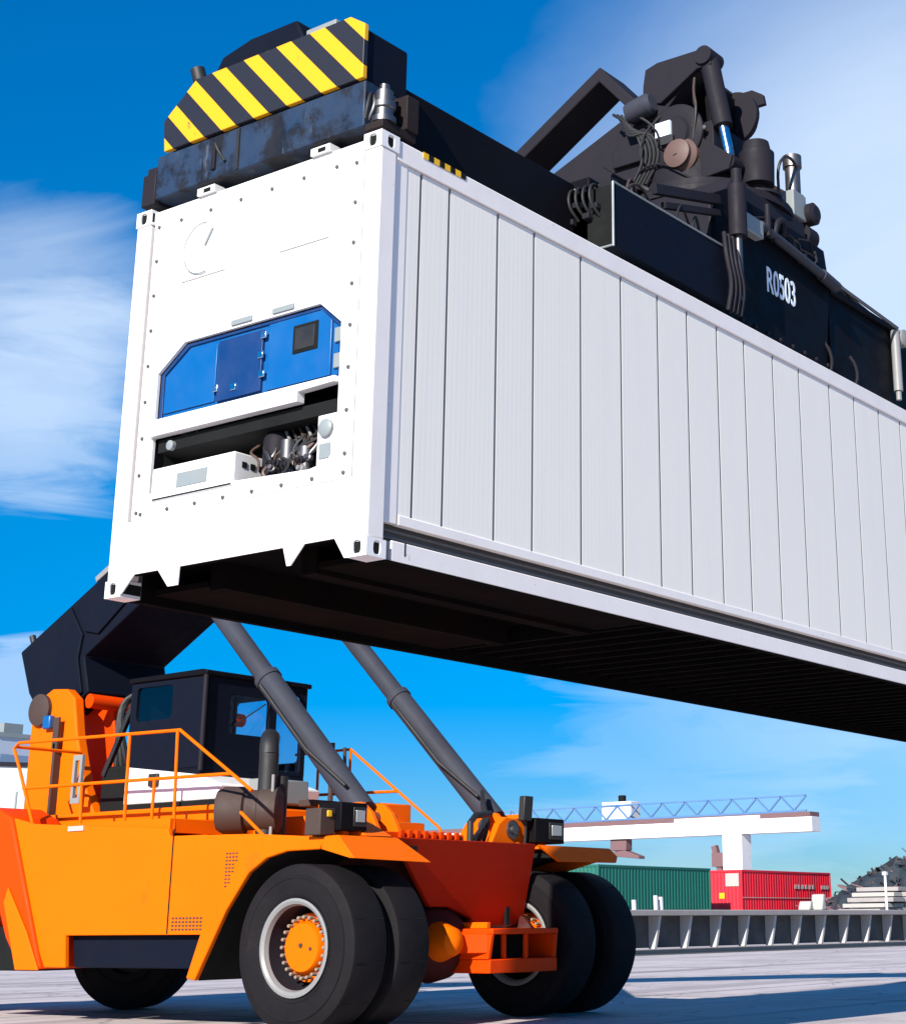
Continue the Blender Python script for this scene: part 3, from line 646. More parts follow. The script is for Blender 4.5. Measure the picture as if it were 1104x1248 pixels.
# cab on its white base
def wall(ax, poly, lo, hi, holes, name, par, mat='black_blue'):
    m = MB(); m.prism(ax, poly, lo, hi, holes); return m.build(name, mat, par, .006)
cx0, cx1, cy0, cy1, cz0, cz1 = 5.4, 6.98, 7.42, 8.66, 2.52, 3.60
m = MB(); m.box(cx0, cx1, cy0, cy1, cz0, cz0 + .06); cab = m.build('cab', 'black_blue', st, .01)
m = MB(); m.prism('X', [(cy0 - .04, 3.60), (cy1 + .02, 3.60), (cy1 + .02, 3.655), (cy0 + .05, 3.67), (cy0 - .04, 3.65)], cx0 - .03, cx1 + .03); m.build('cab_roof', 'black', cab, .012)
def rr(a0, a1, b0, b1, r=.05):
    out = []
    for (ca, cb, t0) in ((a1 - r, b1 - r, 0), (a0 + r, b1 - r, 90), (a0 + r, b0 + r, 180), (a1 - r, b0 + r, 270)):
        for k in range(4): out.append((ca + r * math.cos(R(t0 + 30 * k)), cb + r * math.sin(R(t0 + 30 * k))))
    return out
hs = rr(7.96, 8.56, 3.16, 3.54); hd = rr(7.50, 7.86, 2.66, 3.54, .04)
hf = rr(5.78, 6.38, 2.99, 3.42); hf2 = rr(6.50, 6.90, 2.62, 3.5)
wall('X', [(cy0, 2.58), (cy1, 2.58), (cy1, 3.6), (cy0, 3.6)], cx0, cx0 + .05, [hs], 'cab_side', cab)
wall('X', [(cy0, 2.58), (cy1, 2.58), (cy1, 3.6), (cy0, 3.6)], cx1 - .05, cx1, [rr(7.5, 8.6, 2.75, 3.52)], 'cab_side', cab)
wall('Y', [(cx0 + .051, 2.58), (cx1 - .051, 2.58), (cx1 - .051, 3.6), (cx0 + .051, 3.6)], cy0, cy0 + .05, [hf, hf2], 'cab_front', cab)
wall('Y', [(cx0 + .051, 2.58), (cx1 - .051, 2.58), (cx1 - .051, 3.6), (cx0 + .051, 3.6)], cy1 - .05, cy1, [rr(6.25, 6.88, 2.85, 3.52)], 'cab_rear', cab)
for ax, hh, t in (('X', hs, cx0 + .02), ('X', rr(7.5, 8.6, 2.75, 3.52), cx1 - .03), ('Y', hf, cy0 + .02), ('Y', hf2, cy0 + .02), ('Y', rr(6.25, 6.88, 2.85, 3.52), cy1 - .03)):
    m = MB(); m.prism(ax, hh, t, t + .008); m.build('window', 'glass', cab)
m = MB(); m.box(cx0 - .012, cx0, cy0 + .02, cy0 + .5, 2.60, 3.55); m.build('cab_door', 'black_blue', cab, .006)
m = MB(); m.cyl((cx0 - .02, cy0 - .02, 2.56), (cx0 - .02, cy0 - .02, 3.6), .028); m.build('corner_tube', 'greyblack', cab)
m = MB(); m.box(5.75, 6.2, 7.95, 8.4, 2.6, 2.8); m.box(5.75, 6.2, 8.38, 8.46, 2.8, 3.1); m.build('seat', 'seat', cab, .03)
m = MB(); m.tube([(5.84, 7.405, 3.08), (6.3, 7.40, 3.36)], .008, 6); m.build('wiper', 'hose', cab)
m = MB(); m.prism('X', [(7.42, 2.515), (8.64, 2.66), (8.64, 2.24), (7.1, 2.24), (7.06, 2.40)], 5.38, 6.9); m.build('cab_base', 'white', st, .02)
m = MB(); m.box(5.36, 6.9, 7.1, 8.7, 2.15, 2.235); m.build('cab_mount', 'dark', st, .006)
m = MB(); m.box(5.0, 7.4, 6.7, 9.6, 1.985, 2.15); m.build('engine_hood', 'orange', st, .02)
m = MB(); m.box(5.5, 7.4, 5.9, 6.9, 1.75, 2.02); m.box(7.0, 7.5, 6.2, 7.2, 2.0, 2.24); m.build('engine_cover', 'orange', st, .02)
m = MB(); m.box(5.75, 6.45, 6.8, 7.03, 2.2, 2.47); m.build('hydraulic_tank', 'zinc', st, .02)
m = MB(); m.box(6.0, 7.2, 6.3, 6.5, 2.16, 2.23); m.build('pipe_tray', 'brown', st, .01)
m = MB(); m.box(4.285, 4.30, 7.9, 8.15, 1.90, 1.95); m.build('name_plate', 'slab', st)
m = MB(); m.box(4.6, 5.2, 8.9, 10.4, .5, .95); m.build('frame_rail', 'dark', st)
m = MB(); m.box(5.34, 5.38, 8.05, 8.2, 2.42, 2.56); m.build('side_lamp', 'hose', st, .01)
# boom posts
for x0, x1, dy in ((5.40, 5.54, 0), (5.94, 6.04, -.02)):
    d = dy
    m = MB(); m.prism('X', [(10.45, 2.16), (10.45, 3.35), (10.32, 3.56), (10.1, 3.66), (9.84, 3.64), (9.68, 3.52), (9.58, 3.1), (9.36, 2.5), (9.1, 2.1)], x0, x1); p_ = m.build('boom_post', 'orange' if dy == 0 else 'red_orange', st, .02)
    p_.location.y += dy
    for q in ((x0 - .03,) if dy == 0 else ()):
        m = MB(); m.lathe((q + .03, 10.27 + dy, 3.42), (-1, 0, 0), [(.19, 0), (.19, .05), (.12, .07), (.05, .075)], 24); m.build('pivot_pin', 'brown', st)
m = MB(); m.box(5.32, 5.40, 10.0, 10.14, 3.18, 3.34); m.build('marker_lamp', 'blue', st, .02)
m = MB(); m.box(5.30, 5.40, 9.83, 9.87, 2.15, 3.0); m.box(5.3, 5.33, 9.8, 9.9, 2.9, 3.3); m.build('post_ladder', 'brown', st, .004)
m = MB(); m.cyl((5.57, 9.62, 3.5), (7.9, 9.5, 3.46), .085); m.build('cross_tube', 'red_orange', st)
for k in range(3):
    m = MB(); m.tube([(5.8 + .1 * k, 9.3 - .1 * k, 2.3), (5.7, 9.2 - .05 * k, 2.9), (5.75, 9.28, 3.45), (5.9 + .06 * k, 9.15, 3.6), (6.1, 8.9, 3.5)], .035, 8, smooth=2); m.build('hose', 'hose', st)
m = MB(); m.box(5.5, 6.4, 8.75, 9.2, 2.15, 2.7); m.build('pump_housing', 'dark', st, .03)
m = MB(); m.bar((5.5, 8.72, 3.4), (5.5, 9.15, 2.6), .05, .06); m.build('cab_strut', 'hose', st)
m = MB(); m.prism('X', [(9.18, 2.28), (9.34, 2.28), (9.34, 2.82), (9.18, 2.82)], 5.2, 5.24, [[(9.22, 2.34), (9.30, 2.34), (9.30, 2.76), (9.22, 2.76)]]); m.build('step_frame', 'zinc', st)
# boom
m = MB(); m.prism('X', [(11.1, 4.22), (9.51, 5.08), (4.2, 8.38), (3.7, 7.72), (8.93, 4.58), (9.86, 4.06), (9.72, 3.62), (10.1, 3.40), (10.62, 3.42), (10.86, 3.69)], 5.62, 6.88); bm_ = m.build('boom', 'black_blue', st, .02)
m = MB(); m.prism('X', [(11.02, 4.20), (10.15, 4.68), (9.88, 4.32), (9.93, 4.04), (9.80, 3.62), (10.1, 3.45), (10.6, 3.46), (10.80, 3.70)], 5.58, 5.62); m.build('boom_cheek', 'black_blue', bm_, .01)
m = MB(); m.prism('X', [(9.30, 5.15), (9.0, 5.33), (9.05, 4.70), (9.6, 4.30), (9.86, 4.36), (9.62, 4.9)], 5.585, 5.619); m.build('boom_cheek', 'black_blue', bm_, .008)
m = MB(); m.box(5.62, 5.68, 9.3, 9.36, 5.18, 5.26); m.bar((5.63, 9.25, 5.24), (5.63, 9.75, 4.98), .05, .07); m.build('boom_lamp', 'rim', bm_, .006)
m = MB(); m.cyl((5.7, 10.95, 4.32), (5.7, 11.0, 4.42), .04); m.build('boom_sensor', 'hose', bm_)
m = MB(); m.prism('X', [(4.6, 7.9), (1.80, 9.05), (1.40, 8.7), (1.8, 8.1), (4.2, 7.3)], 5.74, 6.76); m.build('boom_extension', 'greyblack', st, .02)
m = MB(); m.prism('X', [(4.4, 8.24), (2.16, 9.60), (1.66, 9.02), (1.73, 8.92), (2.17, 9.43), (4.4, 8.07)], 5.6, 6.06); m.build('hose_guide', 'greyblack', st, .012)
m = MB()
for x0, x1 in ((5.58, 5.64), (6.7, 6.76)):
    m.prism('X', [(2.12, 8.41), (1.70, 8.80), (1.44, 8.93), (1.0, 8.74), (.88, 8.38), (.56, 8.12), (.60, 7.98), (1.12, 7.94), (1.46, 7.95), (1.86, 8.2)], x0, x1)
m.box(5.641, 6.699, .8, 1.5, 8.05, 8.6); m.build('boom_head', 'greyblack', st, .01)
m = MB()
for x0, x1 in ((5.60, 5.66), (6.68, 6.74)):
    m.prism('X', [(1.62, 9.0), (1.61, 9.2), (1.58, 9.38), (1.43, 9.42), (.93, 9.41), (.80, 9.32), (.78, 9.2), (.95, 9.2), (1.40, 8.94)], x0, x1)
m.prism('X', [(1.60, 9.02), (1.58, 9.36), (1.1, 9.38), (1.0, 9.25), (1.40, 8.85)], 5.661, 6.679); m.build('boom_horn', 'greyblack', st, .01)
m = MB(); m.box(5.9, 6.679, .98, 1.05, 8.4, 9.2); m.build('head_web', 'black', st, .01)
m = MB(); m.lathe((5.58, 1.21, 8.50), (-1, 0, 0), [(.34, 0), (.34, .03), (.31, .05), (.2, .05), (.18, .08), (.03, .08)], 40); hd_ = m.build('brake_disc', 'greyblack', st)
m = MB(); m.box(5.46, 5.50, 1.20, 1.38, 8.48, 8.64); m.build('rating_plate', 'decal', hd_, .004)
m = MB(); m.box(5.455, 5.50, 1.17, 1.32, 8.38, 8.47); m.build('sensor_box', 'hose', hd_, .006)
m = MB(); m.lathe((5.58, 1.12, 8.24), (-1, 0, 0), [(.19, 0), (.19, .05), (.15, .09), (.15, .14), (.08, .16)], 28); m.build('head_pin', 'copper', st)
m = MB(); m.lathe((6.4, 1.02, 8.98), (1, 0, 0), [(.3, 0), (.3, .06), (.2, .1), (.2, .2), (.15, .22)], 32); m.build('head_wheel', 'greyblack', st)
for x_, nm in ((5.70, 'damping_cylinder'),):
    m = MB(); m.cyl((x_, .86, 9.32), (x_, .72, 8.52), .10); m.lathe((x_ - .13, .86, 9.32), (1, 0, 0), [(.10, 0), (.10, .26)], 24); dc = m.build(nm, 'greyblack', st)
    m = MB(); m.cyl((x_, .72, 8.52), (x_, .65, 8.12), .055); m.build('piston_rod', 'chrome', dc)
    m = MB(); m.lathe((x_ - .09, .64, 8.08), (1, 0, 0), [(.09, 0), (.09, .18)], 20); m.build('rod_eye', 'greyblack', dc)
m = MB(); m.box(5.52, 5.57, 1.55, 1.95, 8.32, 8.52); m.build('cable_box', 'greyblack', st, .01)
m = MB(); m.lathe((5.5, 1.72, 8.86), (0, -1, .2), [(.11, 0), (.12, .05), (.12, .26), (.09, .3)], 20); m.build('head_motor', 'cyl', st)
for k in range(5):
    m = MB(); m.tube([(5.55, 1.95 - .05 * k, 8.95 - .02 * k), (5.45, 1.75, 8.78 - .05 * k), (5.48, 1.6 - .04 * k, 8.6), (5.52, 1.55 - .05 * k, 8.3), (5.54, 1.75 - .05 * k, 8.05)], .017, 8, smooth=2); m.build('hose', 'hose', st)
for k in range(3):
    m = MB(); m.tube([(5.6, .98, 9.1), (5.52, .95, 8.9 - .06 * k), (5.5, .9, 8.7), (5.55, 1.0, 8.5 - .08 * k)], .014, 8, smooth=2); m.build('hose', 'brown' if k == 0 else 'hose', st)
m = MB(); m.tube([(5.5, 1.75, 8.05), (5.48, 1.5, 7.98), (5.5, 1.4, 7.8)], .03, 8, smooth=2); m.build('hose', 'hose', st)
hr = random.Random(11)
for k in range(5):
    a = Vector((5.54 - .04 * hr.random(), hr.uniform(1.3, 2.0), hr.uniform(8.1, 8.95))); b = Vector((5.54 - .04 * hr.random(), hr.uniform(.8, 1.7), hr.uniform(7.95, 8.7)))
    c = (a + b) / 2 + Vector((-hr.uniform(.02, .1), hr.uniform(-.15, .15), hr.uniform(-.15, .2)))
    m = MB(); m.tube([a, (a + c) / 2 + Vector((-.03, .05, .03)), c, (b + c) / 2 + Vector((-.03, -.05, -.04)), b], hr.uniform(.008, .016), 7, smooth=2); m.build('hose', hr.choice(('hose', 'hose', 'greyblack')), st)
for k in range(9):
    y = hr.uniform(.8, 1.9); z = hr.uniform(8.1, 8.6)
    m = MB(); m.lathe((5.58, y, z), (-1, 0, 0), [(.028, 0), (.028, .02), (.015, .03)], 8); m.build('bolt', 'bolt', st)
# lift cylinders
for x_, r_ in ((5.4, .132), (7.5, .132)):
    a = Vector((x_, 4.98, 2.02)); b = Vector((x_, 8.25, 5.25)); d = (b - a)
    m = MB(); m.cyl(a, a + d * .46, r_, n=28); m.lathe(a + d * .44, d, [(r_ + .014, 0), (r_ + .014, .07)], 28); lc = m.build('lift_cylinder', 'cyl', st)
    m = MB(); m.cyl(a + d * .46, b, r_ * .86, n=28); m.build('piston_rod', 'cyl', lc)
    m = MB(); m.tube([a + Vector((-.17, .1, .25)), a + d * .2 + Vector((-.2, 0, 0)), a + d * .42 + Vector((-.2, 0, 0))], .02, 8); m.build('hose', 'hose', lc)
# cylinder feet
for xa in (5.22, 5.52):
    m = MB(); m.prism('X', [(4.55, 1.70), (4.72, 2.0), (4.85, 2.1), (5.05, 2.1), (5.2, 1.98), (5.4, 1.70)], xa, xa + .06); m.build('cylinder_bracket', 'orange', st, .008)
for xa in (7.26, 7.64):
    m = MB(); m.prism('X', [(4.45, 1.70), (4.62, 1.95), (4.78, 2.08), (5.05, 2.08), (5.2, 1.98), (5.4, 1.70)], xa, xa + .06); m.build('cylinder_bracket', 'orange', st, .008)
for x0 in (5.2, 7.24):
    m = MB(); m.cyl((x0 - .02, 4.92, 1.95), (x0 + .56, 4.92, 1.95), .07); m.build('bracket_pin', 'steel', st)
m = MB(); m.prism('Y', [(6.85, 1.742), (7.55, 1.742), (7.48, 1.9), (7.34, 2.0), (7.1, 2.02), (6.98, 1.95)], 4.5, 4.58); q = m.build('front_bracket', 'orange', st, .012)
m = MB(); m.lathe((7.2, 4.5, 1.89), (0, -1, 0), [(.1, 0), (.1, .02), (.05, .02), (.05, .05)], 20); m.build('bracket_pin', 'steel', q)
m = MB(); m.prism('X', [(4.95, 2.06), (4.30, 1.74), (4.95, 1.74)], 4.72, 5.1); m.build('nose_cover', 'orange', st, .01)
m = MB(); m.box(5.12, 6.3, 4.42, 4.9, 1.742, 1.80)
for k in range(8): m.box(5.3 + .12 * k, 5.36 + .12 * k, 4.39, 4.42, 1.745, 1.82)
m.build('front_grille', 'red_orange', st, .006)
m = MB(); m.tube([(6.5, 4.5, 1.75), (6.5, 4.5, 2.0), (6.95, 4.6, 2.05)], .035, 8, smooth=1); m.build('grab_bar', 'hose', st)
for k in range(4):
    m = MB(); m.tube([(6.6 + .08 * k, 4.6, 1.75), (6.8 + .05 * k, 4.62, 1.86 + .03 * k), (7.1, 4.8, 2.0 + .04 * k), (7.3, 5.0, 2.2 + .04 * k)], .022, 8, smooth=2); m.build('hose', 'hose', st)
# headlights
def lamp(x, y, z, w=.34):
    m = MB(); m.box(x, x + w, y, y + .3, z, z + .26); hl = m.build('headlight', 'black', st, .012)
    m = MB(); m.box(x + w * .45, x + w * .95, y - .012, y - .001, z + .04, z + .22); m.build('headlight_bezel', 'hose', hl, .006)
    m = MB(); m.box(x + w * .52, x + w * .86, y - .022, y - .0125, z + .08, z + .19); m.build('lens', 'lens', hl, .01)
    m = MB(); m.box(x + w * .4, x + w * .6, y + .1, y + .2, z - .08, z - .001); m.build('lamp_foot', 'orange', hl)
lamp(4.42, 4.35, 1.78, .36); lamp(7.42, 4.35, 1.76, .52)
m = MB(); m.box(4.22, 4.42, 4.42, 4.62, 1.735, 1.98); m.build('lamp_shield', 'brown', st, .01)
m = MB(); m.box(4.3, 4.36, 4.405, 4.42, 1.9, 1.96); m.build('indicator', 'yellow', st, .01)
m = MB(); m.tube([(7.36, 4.45, 1.73), (7.34, 4.42, 1.98)], .015); m.build('mirror_arm', 'hose', st)
m = MB(); m.prism('X', [(4.36, 1.98), (4.44, 1.98), (4.42, 2.24), (4.34, 2.24)], 7.22, 7.37); m.build('mirror', 'hose', st, .012)
# air filter and exhaust
m = MB(); m.lathe((4.75, 6.38, 2.06), (.55, -.83, 0), [(.08, -.02), (.2, 0), (.235, .06), (.235, .28), (.2, .3), (.2, .42), (.235, .44), (.235, .62), (.15, .66)], 32); m.build('air_filter', 'brown', st)
m = MB(); m.cyl((5.0, 5.95, 1.75), (5.0, 5.95, 2.62), .1); m.cyl((5.16, 5.92, 1.75), (5.16, 5.92, 2.4), .07); m.tube([(5.0, 5.95, 2.6), (5.02, 5.98, 2.72), (5.15, 6.1, 2.8)], .1, 14, smooth=2); m.build('exhaust_pipe', 'hose', st)
m = MB(); m.cyl((4.95, 5.82, 1.74), (4.95, 5.82, 2.4), .018); m.build('filler_rod', 'rim', st)
# handrails
def rail(paths, posts, r=.018):
    m = MB()
    for p in paths: m.tube(p, r, 8)
    for p in posts: m.tube(p, r * .95, 8)
    return m.build('handrail', 'orange', st)
x_ = 4.42
rail([[(x_, 8.9, 1.96), (x_, 9.25, 2.62), (x_, 9.38, 2.84), (x_, 9.30, 2.90), (x_, 6.66, 2.86), (x_, 5.56, 2.2)], [(x_, 9.15, 2.40), (x_, 5.86, 2.38)], [(x_, 9.36, 2.86), (x_ + .9, 9.36, 2.86)]],
     [[(x_, 8.12, 1.94), (x_, 8.16, 2.38)], [(x_, 7.42, 1.92), (x_, 7.44, 2.86)], [(x_, 6.66, 1.86), (x_, 6.70, 2.86)], [(x_, 7.0, 1.9), (x_, 7.0, 2.38)], [(x_, 5.3, 1.72), (x_, 5.7, 2.0)]])
x_ = 8.0
rail([[(x_, 8.6, 2.98), (x_, 7.66, 2.99), (x_, 6.2, 2.0), (x_, 6.1, 1.76)], [(x_, 8.2, 2.47), (x_, 6.86, 2.45)]], [[(x_, 8.2, 1.98), (x_, 8.2, 2.98)], [(x_, 7.66, 1.98), (x_, 7.66, 2.99)]])
m = MB(); m.tube([(7.0, 7.0, 2.2), (7.0, 7.0, 2.95)], .03); m.tube([(7.15, 6.9, 2.0), (7.1, 6.9, 2.9)], .02); m.build('signal_mast', 'brown', st)

#=BACK=
# loading platform with ribs
pf = empty('loading_platform', (52, 24.5, 0), 'long grey loading platform with pale upright ribs beyond the concrete yard', 'platform')
m = MB(); m.box(24, 98, 23.9, 27.5, 1.13, 1.31); m.build('platform_deck', 'platform', pf, .02)
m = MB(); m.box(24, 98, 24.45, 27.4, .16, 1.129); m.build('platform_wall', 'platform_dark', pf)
m = MB(); m.box(24, 98, 23.6, 24.44, .004, .12); m.build('platform_footing', 'platform', pf, .02)
x = 28.5
m = MB(); m.prism('X', [(24.02, 1.128), (24.449, 1.128), (24.449, .125), (24.22, .125), (24.14, .5)], x, x + .14); rb = m.build('rib', 'rib', pf, .01)
for k in range(1, 37): copy_part(rb, (1.86 * k, 0, 0))
m = MB(); m.box(24, 98, 22.7, 22.78, .004, .14); m.build('guide_rail', 'steel', pf)
m = MB(); m.box(24, 98, 22.2, 23.55, .003, .02); m.build('drain_strip', 'platform_dark', pf)
for k, (x, h) in enumerate(((38.7, .3), (39.95, .44), (40.25, .4))):
    m = MB(); m.prism('Y', [(x, 1.312), (x + .09, 1.312), (x + .07, 1.312 + h), (x - .02, 1.312 + h)], 24.3, 24.42); o = m.build('stake_post', 'crane_white', bevel=.01)
    tag(o, ('short white stake post on the platform, leftmost, beside the big tyre', 'taller white stake post on the platform, left one of the close pair', 'white stake post on the platform, right one of the close pair')[k], 'post', 'white posts on the platform')
for k, (x, h, w) in enumerate(((50.7, .32, .4), (51.7, .58, .4))):
    m = MB(); m.prism('Y', [(x, 1.312), (x + w, 1.312), (x + w * .8, 1.312 + h * .6), (x + w * .85, 1.312 + h), (x + w * .35, 1.312 + h), (x + w * .2, 1.312 + h * .5)], 24.6, 25.1); o = m.build('stone_block', 'slab', bevel=.05)
    tag(o, ('small pale stone block on the platform before the red container', 'taller pale stone block on the platform beside the red container\'s right end')[k], 'stone block', 'pale blocks on the platform')

# containers on flat wagons
def box_container(x0, y0, z0, mat, label, L=12.19):
    root = empty('shipping_container', (x0 + L / 2, y0 + 1.22, z0), label, 'shipping container')
    W, H = 2.44, 2.6
    def corr(n, a0, a1, d):
        pr = []; st_ = (a1 - a0) / n
        for i in range(n):
            s = a0 + st_ * i
            pr += [(s, 0), (s + st_ * .3, 0), (s + st_ * .5, d), (s + st_ * .8, d)]
        return pr + [(a1, 0)]
    pr = corr(36, x0 + .12, x0 + L - .12, .036)
    for yf, s in ((y0 + .03, 1), (y0 + W - .03, -1)):
        m = MB(); A = [m.v((a, yf + s * d, z0 + .15)) for a, d in pr]; B = [m.v((a, yf + s * d, z0 + H - .1)) for a, d in pr]
        for i in range(len(pr) - 1): m._f([A[i], A[i + 1], B[i + 1], B[i]])
        m.build('side_wall', mat, root, angle=10)
    pr = corr(8, y0 + .12, y0 + W - .12, .036)
    for xf, s in ((x0 + .03, 1), (x0 + L - .03, -1)):
        m = MB(); A = [m.v((xf + s * d, a, z0 + .15)) for a, d in pr]; B = [m.v((xf + s * d, a, z0 + H - .1)) for a, d in pr]
        for i in range(len(pr) - 1): m._f([A[i], A[i + 1], B[i + 1], B[i]])
        m.build('end_wall', mat, root, angle=10)
    m = MB()
    for xx in (x0, x0 + L - .12):
        for yy in (y0, y0 + W - .12): m.box(xx, xx + .12, yy, yy + .12, z0, z0 + H)
    for zz in (z0, z0 + H - .14):
        for yy in (y0 + .002, y0 + W - .102): m.box(x0 + .121, x0 + L - .121, yy, yy + .1, zz + .003, zz + .137)
        for xx in (x0 + .002, x0 + L - .102): m.box(xx, xx + .1, y0 + .121, y0 + W - .121, zz + .003, zz + .137)
    m.build('frame', mat, root, .01)
    m = MB(); m.box(x0 + .1, x0 + L - .1, y0 + .1, y0 + W - .1, z0 + H - .1, z0 + H - .06); m.box(x0 + .1, x0 + L - .1, y0 + .1, y0 + W - .1, z0 + .05, z0 + .12); m.build('roof', mat, root)
    return root
gb = box_container(74.3, 50.97, 1.52, 'green_box', 'green corrugated shipping container behind the platform, left of the red one')
rb_ = box_container(90.3, 50.97, 1.52, 'red_box', 'red corrugated shipping container behind the platform, right of the green one')
m = MB(); m.box(90.286, 90.30, 51.2, 52.2, 3.1, 3.9); m.build('end_placard', 'slab', rb_)
m = MB(); m.box(90.284, 90.30, 52.3, 52.7, 2.35, 2.7); m.build('warning_sign', 'yellow', rb_)
m = MB(); m.box(90.42, 102.37, 50.955, 50.985, 2.38, 2.42); m.build('side_trim', 'slab', rb_)
for k, w in enumerate((.34, .3, .36, .3, .34, .3)):
    m = MB(); m.prism('Y', [(97.2 + .5 * k, 3.0), (97.2 + .5 * k + w, 3.0), (97.2 + .5 * k + w * .8, 3.28), (97.25 + .5 * k, 3.28)], 50.95, 50.965); m.build('side_marking', 'slab', rb_)
for k in range(3):
    m = MB(); m.box(101.0 + .4 * k, 101.3 + .4 * k, 50.95, 50.965, 3.0, 3.25); m.build('side_marking', 'slab', rb_)
for x0, lab in ((73.8, 'dark flat rail wagon under the green container'), (89.8, 'dark flat rail wagon under the red container')):
    fw = empty('flat_wagon', (x0 + 6.6, 52.2, 0), lab, 'rail wagon', 'flat wagons behind the platform')
    m = MB(); m.box(x0, x0 + 13.2, 50.9, 53.5, 1.15, 1.515); m.build('wagon_deck', 'brown', fw, .02)
    for xx in (x0 + 1.6, x0 + 3.2, x0 + 10, x0 + 11.6):
        m = MB()
        for yy in (51.4, 52.9): m.cyl((xx, yy, .46), (xx, yy + .12, .46), .45, n=24)
        m.cyl((xx, 51.4, .46), (xx, 53.0, .46), .08); m.build('wheelset', 'brown', fw)
    m = MB(); m.box(x0 + 1.2, x0 + 3.6, 51.3, 53.1, .6, 1.149); m.box(x0 + 9.6, x0 + 12, 51.3, 53.1, .6, 1.149); m.build('bogie', 'brown', fw)

# gantry crane
cr = empty('gantry_crane', (126.4, 80, 0), 'white gantry crane with a blue truss walkway rising far behind the containers', 'crane')
m = MB(); m.box(125.9, 127.5, 64.9, 112, 8.3, 9.55); m.build('bridge_girder', 'crane_white', cr, .03)
m = MB(); m.box(125.86, 127.5, 65.0, 112, 9.56, 9.95); m.build('rail_beam', 'crane_rust', cr)
for q in ((70, 79, 9.0, 9.85), (84, 92, 9.0, 9.4)):
    m = MB(); m.box(125.8, 125.86, *q); m.build('girder_panel', 'crane_white', cr)
m = MB(); m.box(125.9, 127.6, 72.0, 74.0, 0, 8.29); m.build('crane_leg', 'crane_white', cr, .05)
m = MB(); m.box(125.9, 127.6, 106.0, 108.0, 0, 8.29); m.build('crane_leg', 'crane_white', cr, .05)
m = MB(); m.bar((126.7, 74.4, 4.2), (126.7, 75.3, 7.4), .5, .5); m.box(126.3, 127.1, 74.1, 75.4, 5.6, 6.8); m.build('leg_ladder', 'crane_rust', cr)
m = MB()
m.bar((125.95, 65.4, 11.35), (125.95, 100, 11.35), .14, .14); m.bar((125.95, 65.4, 10.05), (125.95, 100, 10.05), .16, .16)
y = 65.4; k = 0
while y < 98:
    m.bar((125.95, y, 10.1 if k % 2 else 11.3), (125.95, y + 1.25, 11.3 if k % 2 else 10.1), .14, .14); y += 1.25; k += 1
m.build('truss_railing', 'crane_blue', cr)
m = MB(); m.box(126.0, 127.6, 83.9, 87.2, 9.96, 11.7); m.box(126.4, 126.9, 85, 85.6, 11.7, 12.3, 1); m.build('trolley_house', ['crane_white', 'dark'], cr, .05)
m = MB(); m.box(126.2, 127.2, 84.6, 86.4, 7.3, 8.29); m.prism('X', [(83.2, 6.5), (87.2, 6.9), (87.2, 7.1), (84.8, 7.3), (83.2, 6.75)], 126.2, 127.2); m.box(126.4, 127, 84.9, 86, 6.9, 7.3); m.build('grab', 'crane_rust', cr, .04)

# scrap heap and slab pile
rnd = random.Random(3)
m = MB(); nx, ny = 46, 30
vv = {}
for i in range(nx):
    for j in range(ny):
        x = 94 + 36 * i / (nx - 1); y = 30.5 + 21 * j / (ny - 1)
        u = max(0, 1 - ((x - 112) / 18) ** 2) * max(0, 1 - ((y - 41) / 10.4) ** 2)
        h = 6.2 * u ** .6 * (1 + .3 * (rnd.random() - .5)) if u > 0 else 0
        vv[i, j] = m.v((x + rnd.uniform(-.3, .3), y + rnd.uniform(-.3, .3), h))
for i in range(nx - 1):
    for j in range(ny - 1): m._f([vv[i, j], vv[i + 1, j], vv[i + 1, j + 1], vv[i, j + 1]])
for _ in range(1500):
    x = rnd.uniform(95, 129); y = rnd.uniform(31, 51)
    u = max(0, 1 - ((x - 112) / 18) ** 2) * max(0, 1 - ((y - 41) / 10.4) ** 2)
    if u < .02: continue
    z = 6.2 * u ** .6
    d = Vector((rnd.uniform(-1, 1), rnd.uniform(-1, 1), rnd.uniform(-.5, .5))).normalized() * rnd.uniform(.2, 1.3)
    m.bar(Vector((x, y, z)) - d, Vector((x, y, z)) + d, rnd.uniform(.04, .22), rnd.uniform(.03, .12), rnd.choice((0, 0, 0, 1)))
sh = m.build('scrap_heap', ['heap', 'crane_rust'], angle=5)
tag(sh, 'dark heap of scrap metal behind the platform at the right edge', 'scrap heap')
m = MB()
for lay in range(6):
    x = 66.6 + .5 * lay
    while x < 73:
        w = rnd.uniform(.5, 1.3); m.box(x, x + w, 29.5 + rnd.uniform(0, .4), 32, .25 * lay + 1.0, .25 * lay + 1.18 + rnd.uniform(0, .05), rnd.choice((0, 0, 1))); x += w + rnd.uniform(.03, .2)
m.box(66.4, 73.5, 29.6, 32, 0, .99, 1)
sp2 = m.build('slab_pile', ['slab', 'platform'], bevel=.02)
tag(sp2, 'pale stacked slabs in layers at the foot of the scrap heap', 'slab pile')
m = MB(); m.cyl((66.0, 28.9, 0), (66.0, 28.9, 2.9), .06); m.box(65.9, 66.1, 28.8, 29.0, 2.9, 3.05); lp = m.build('yard_post', 'crane_white')
tag(lp, 'thin white post standing before the scrap heap', 'post')
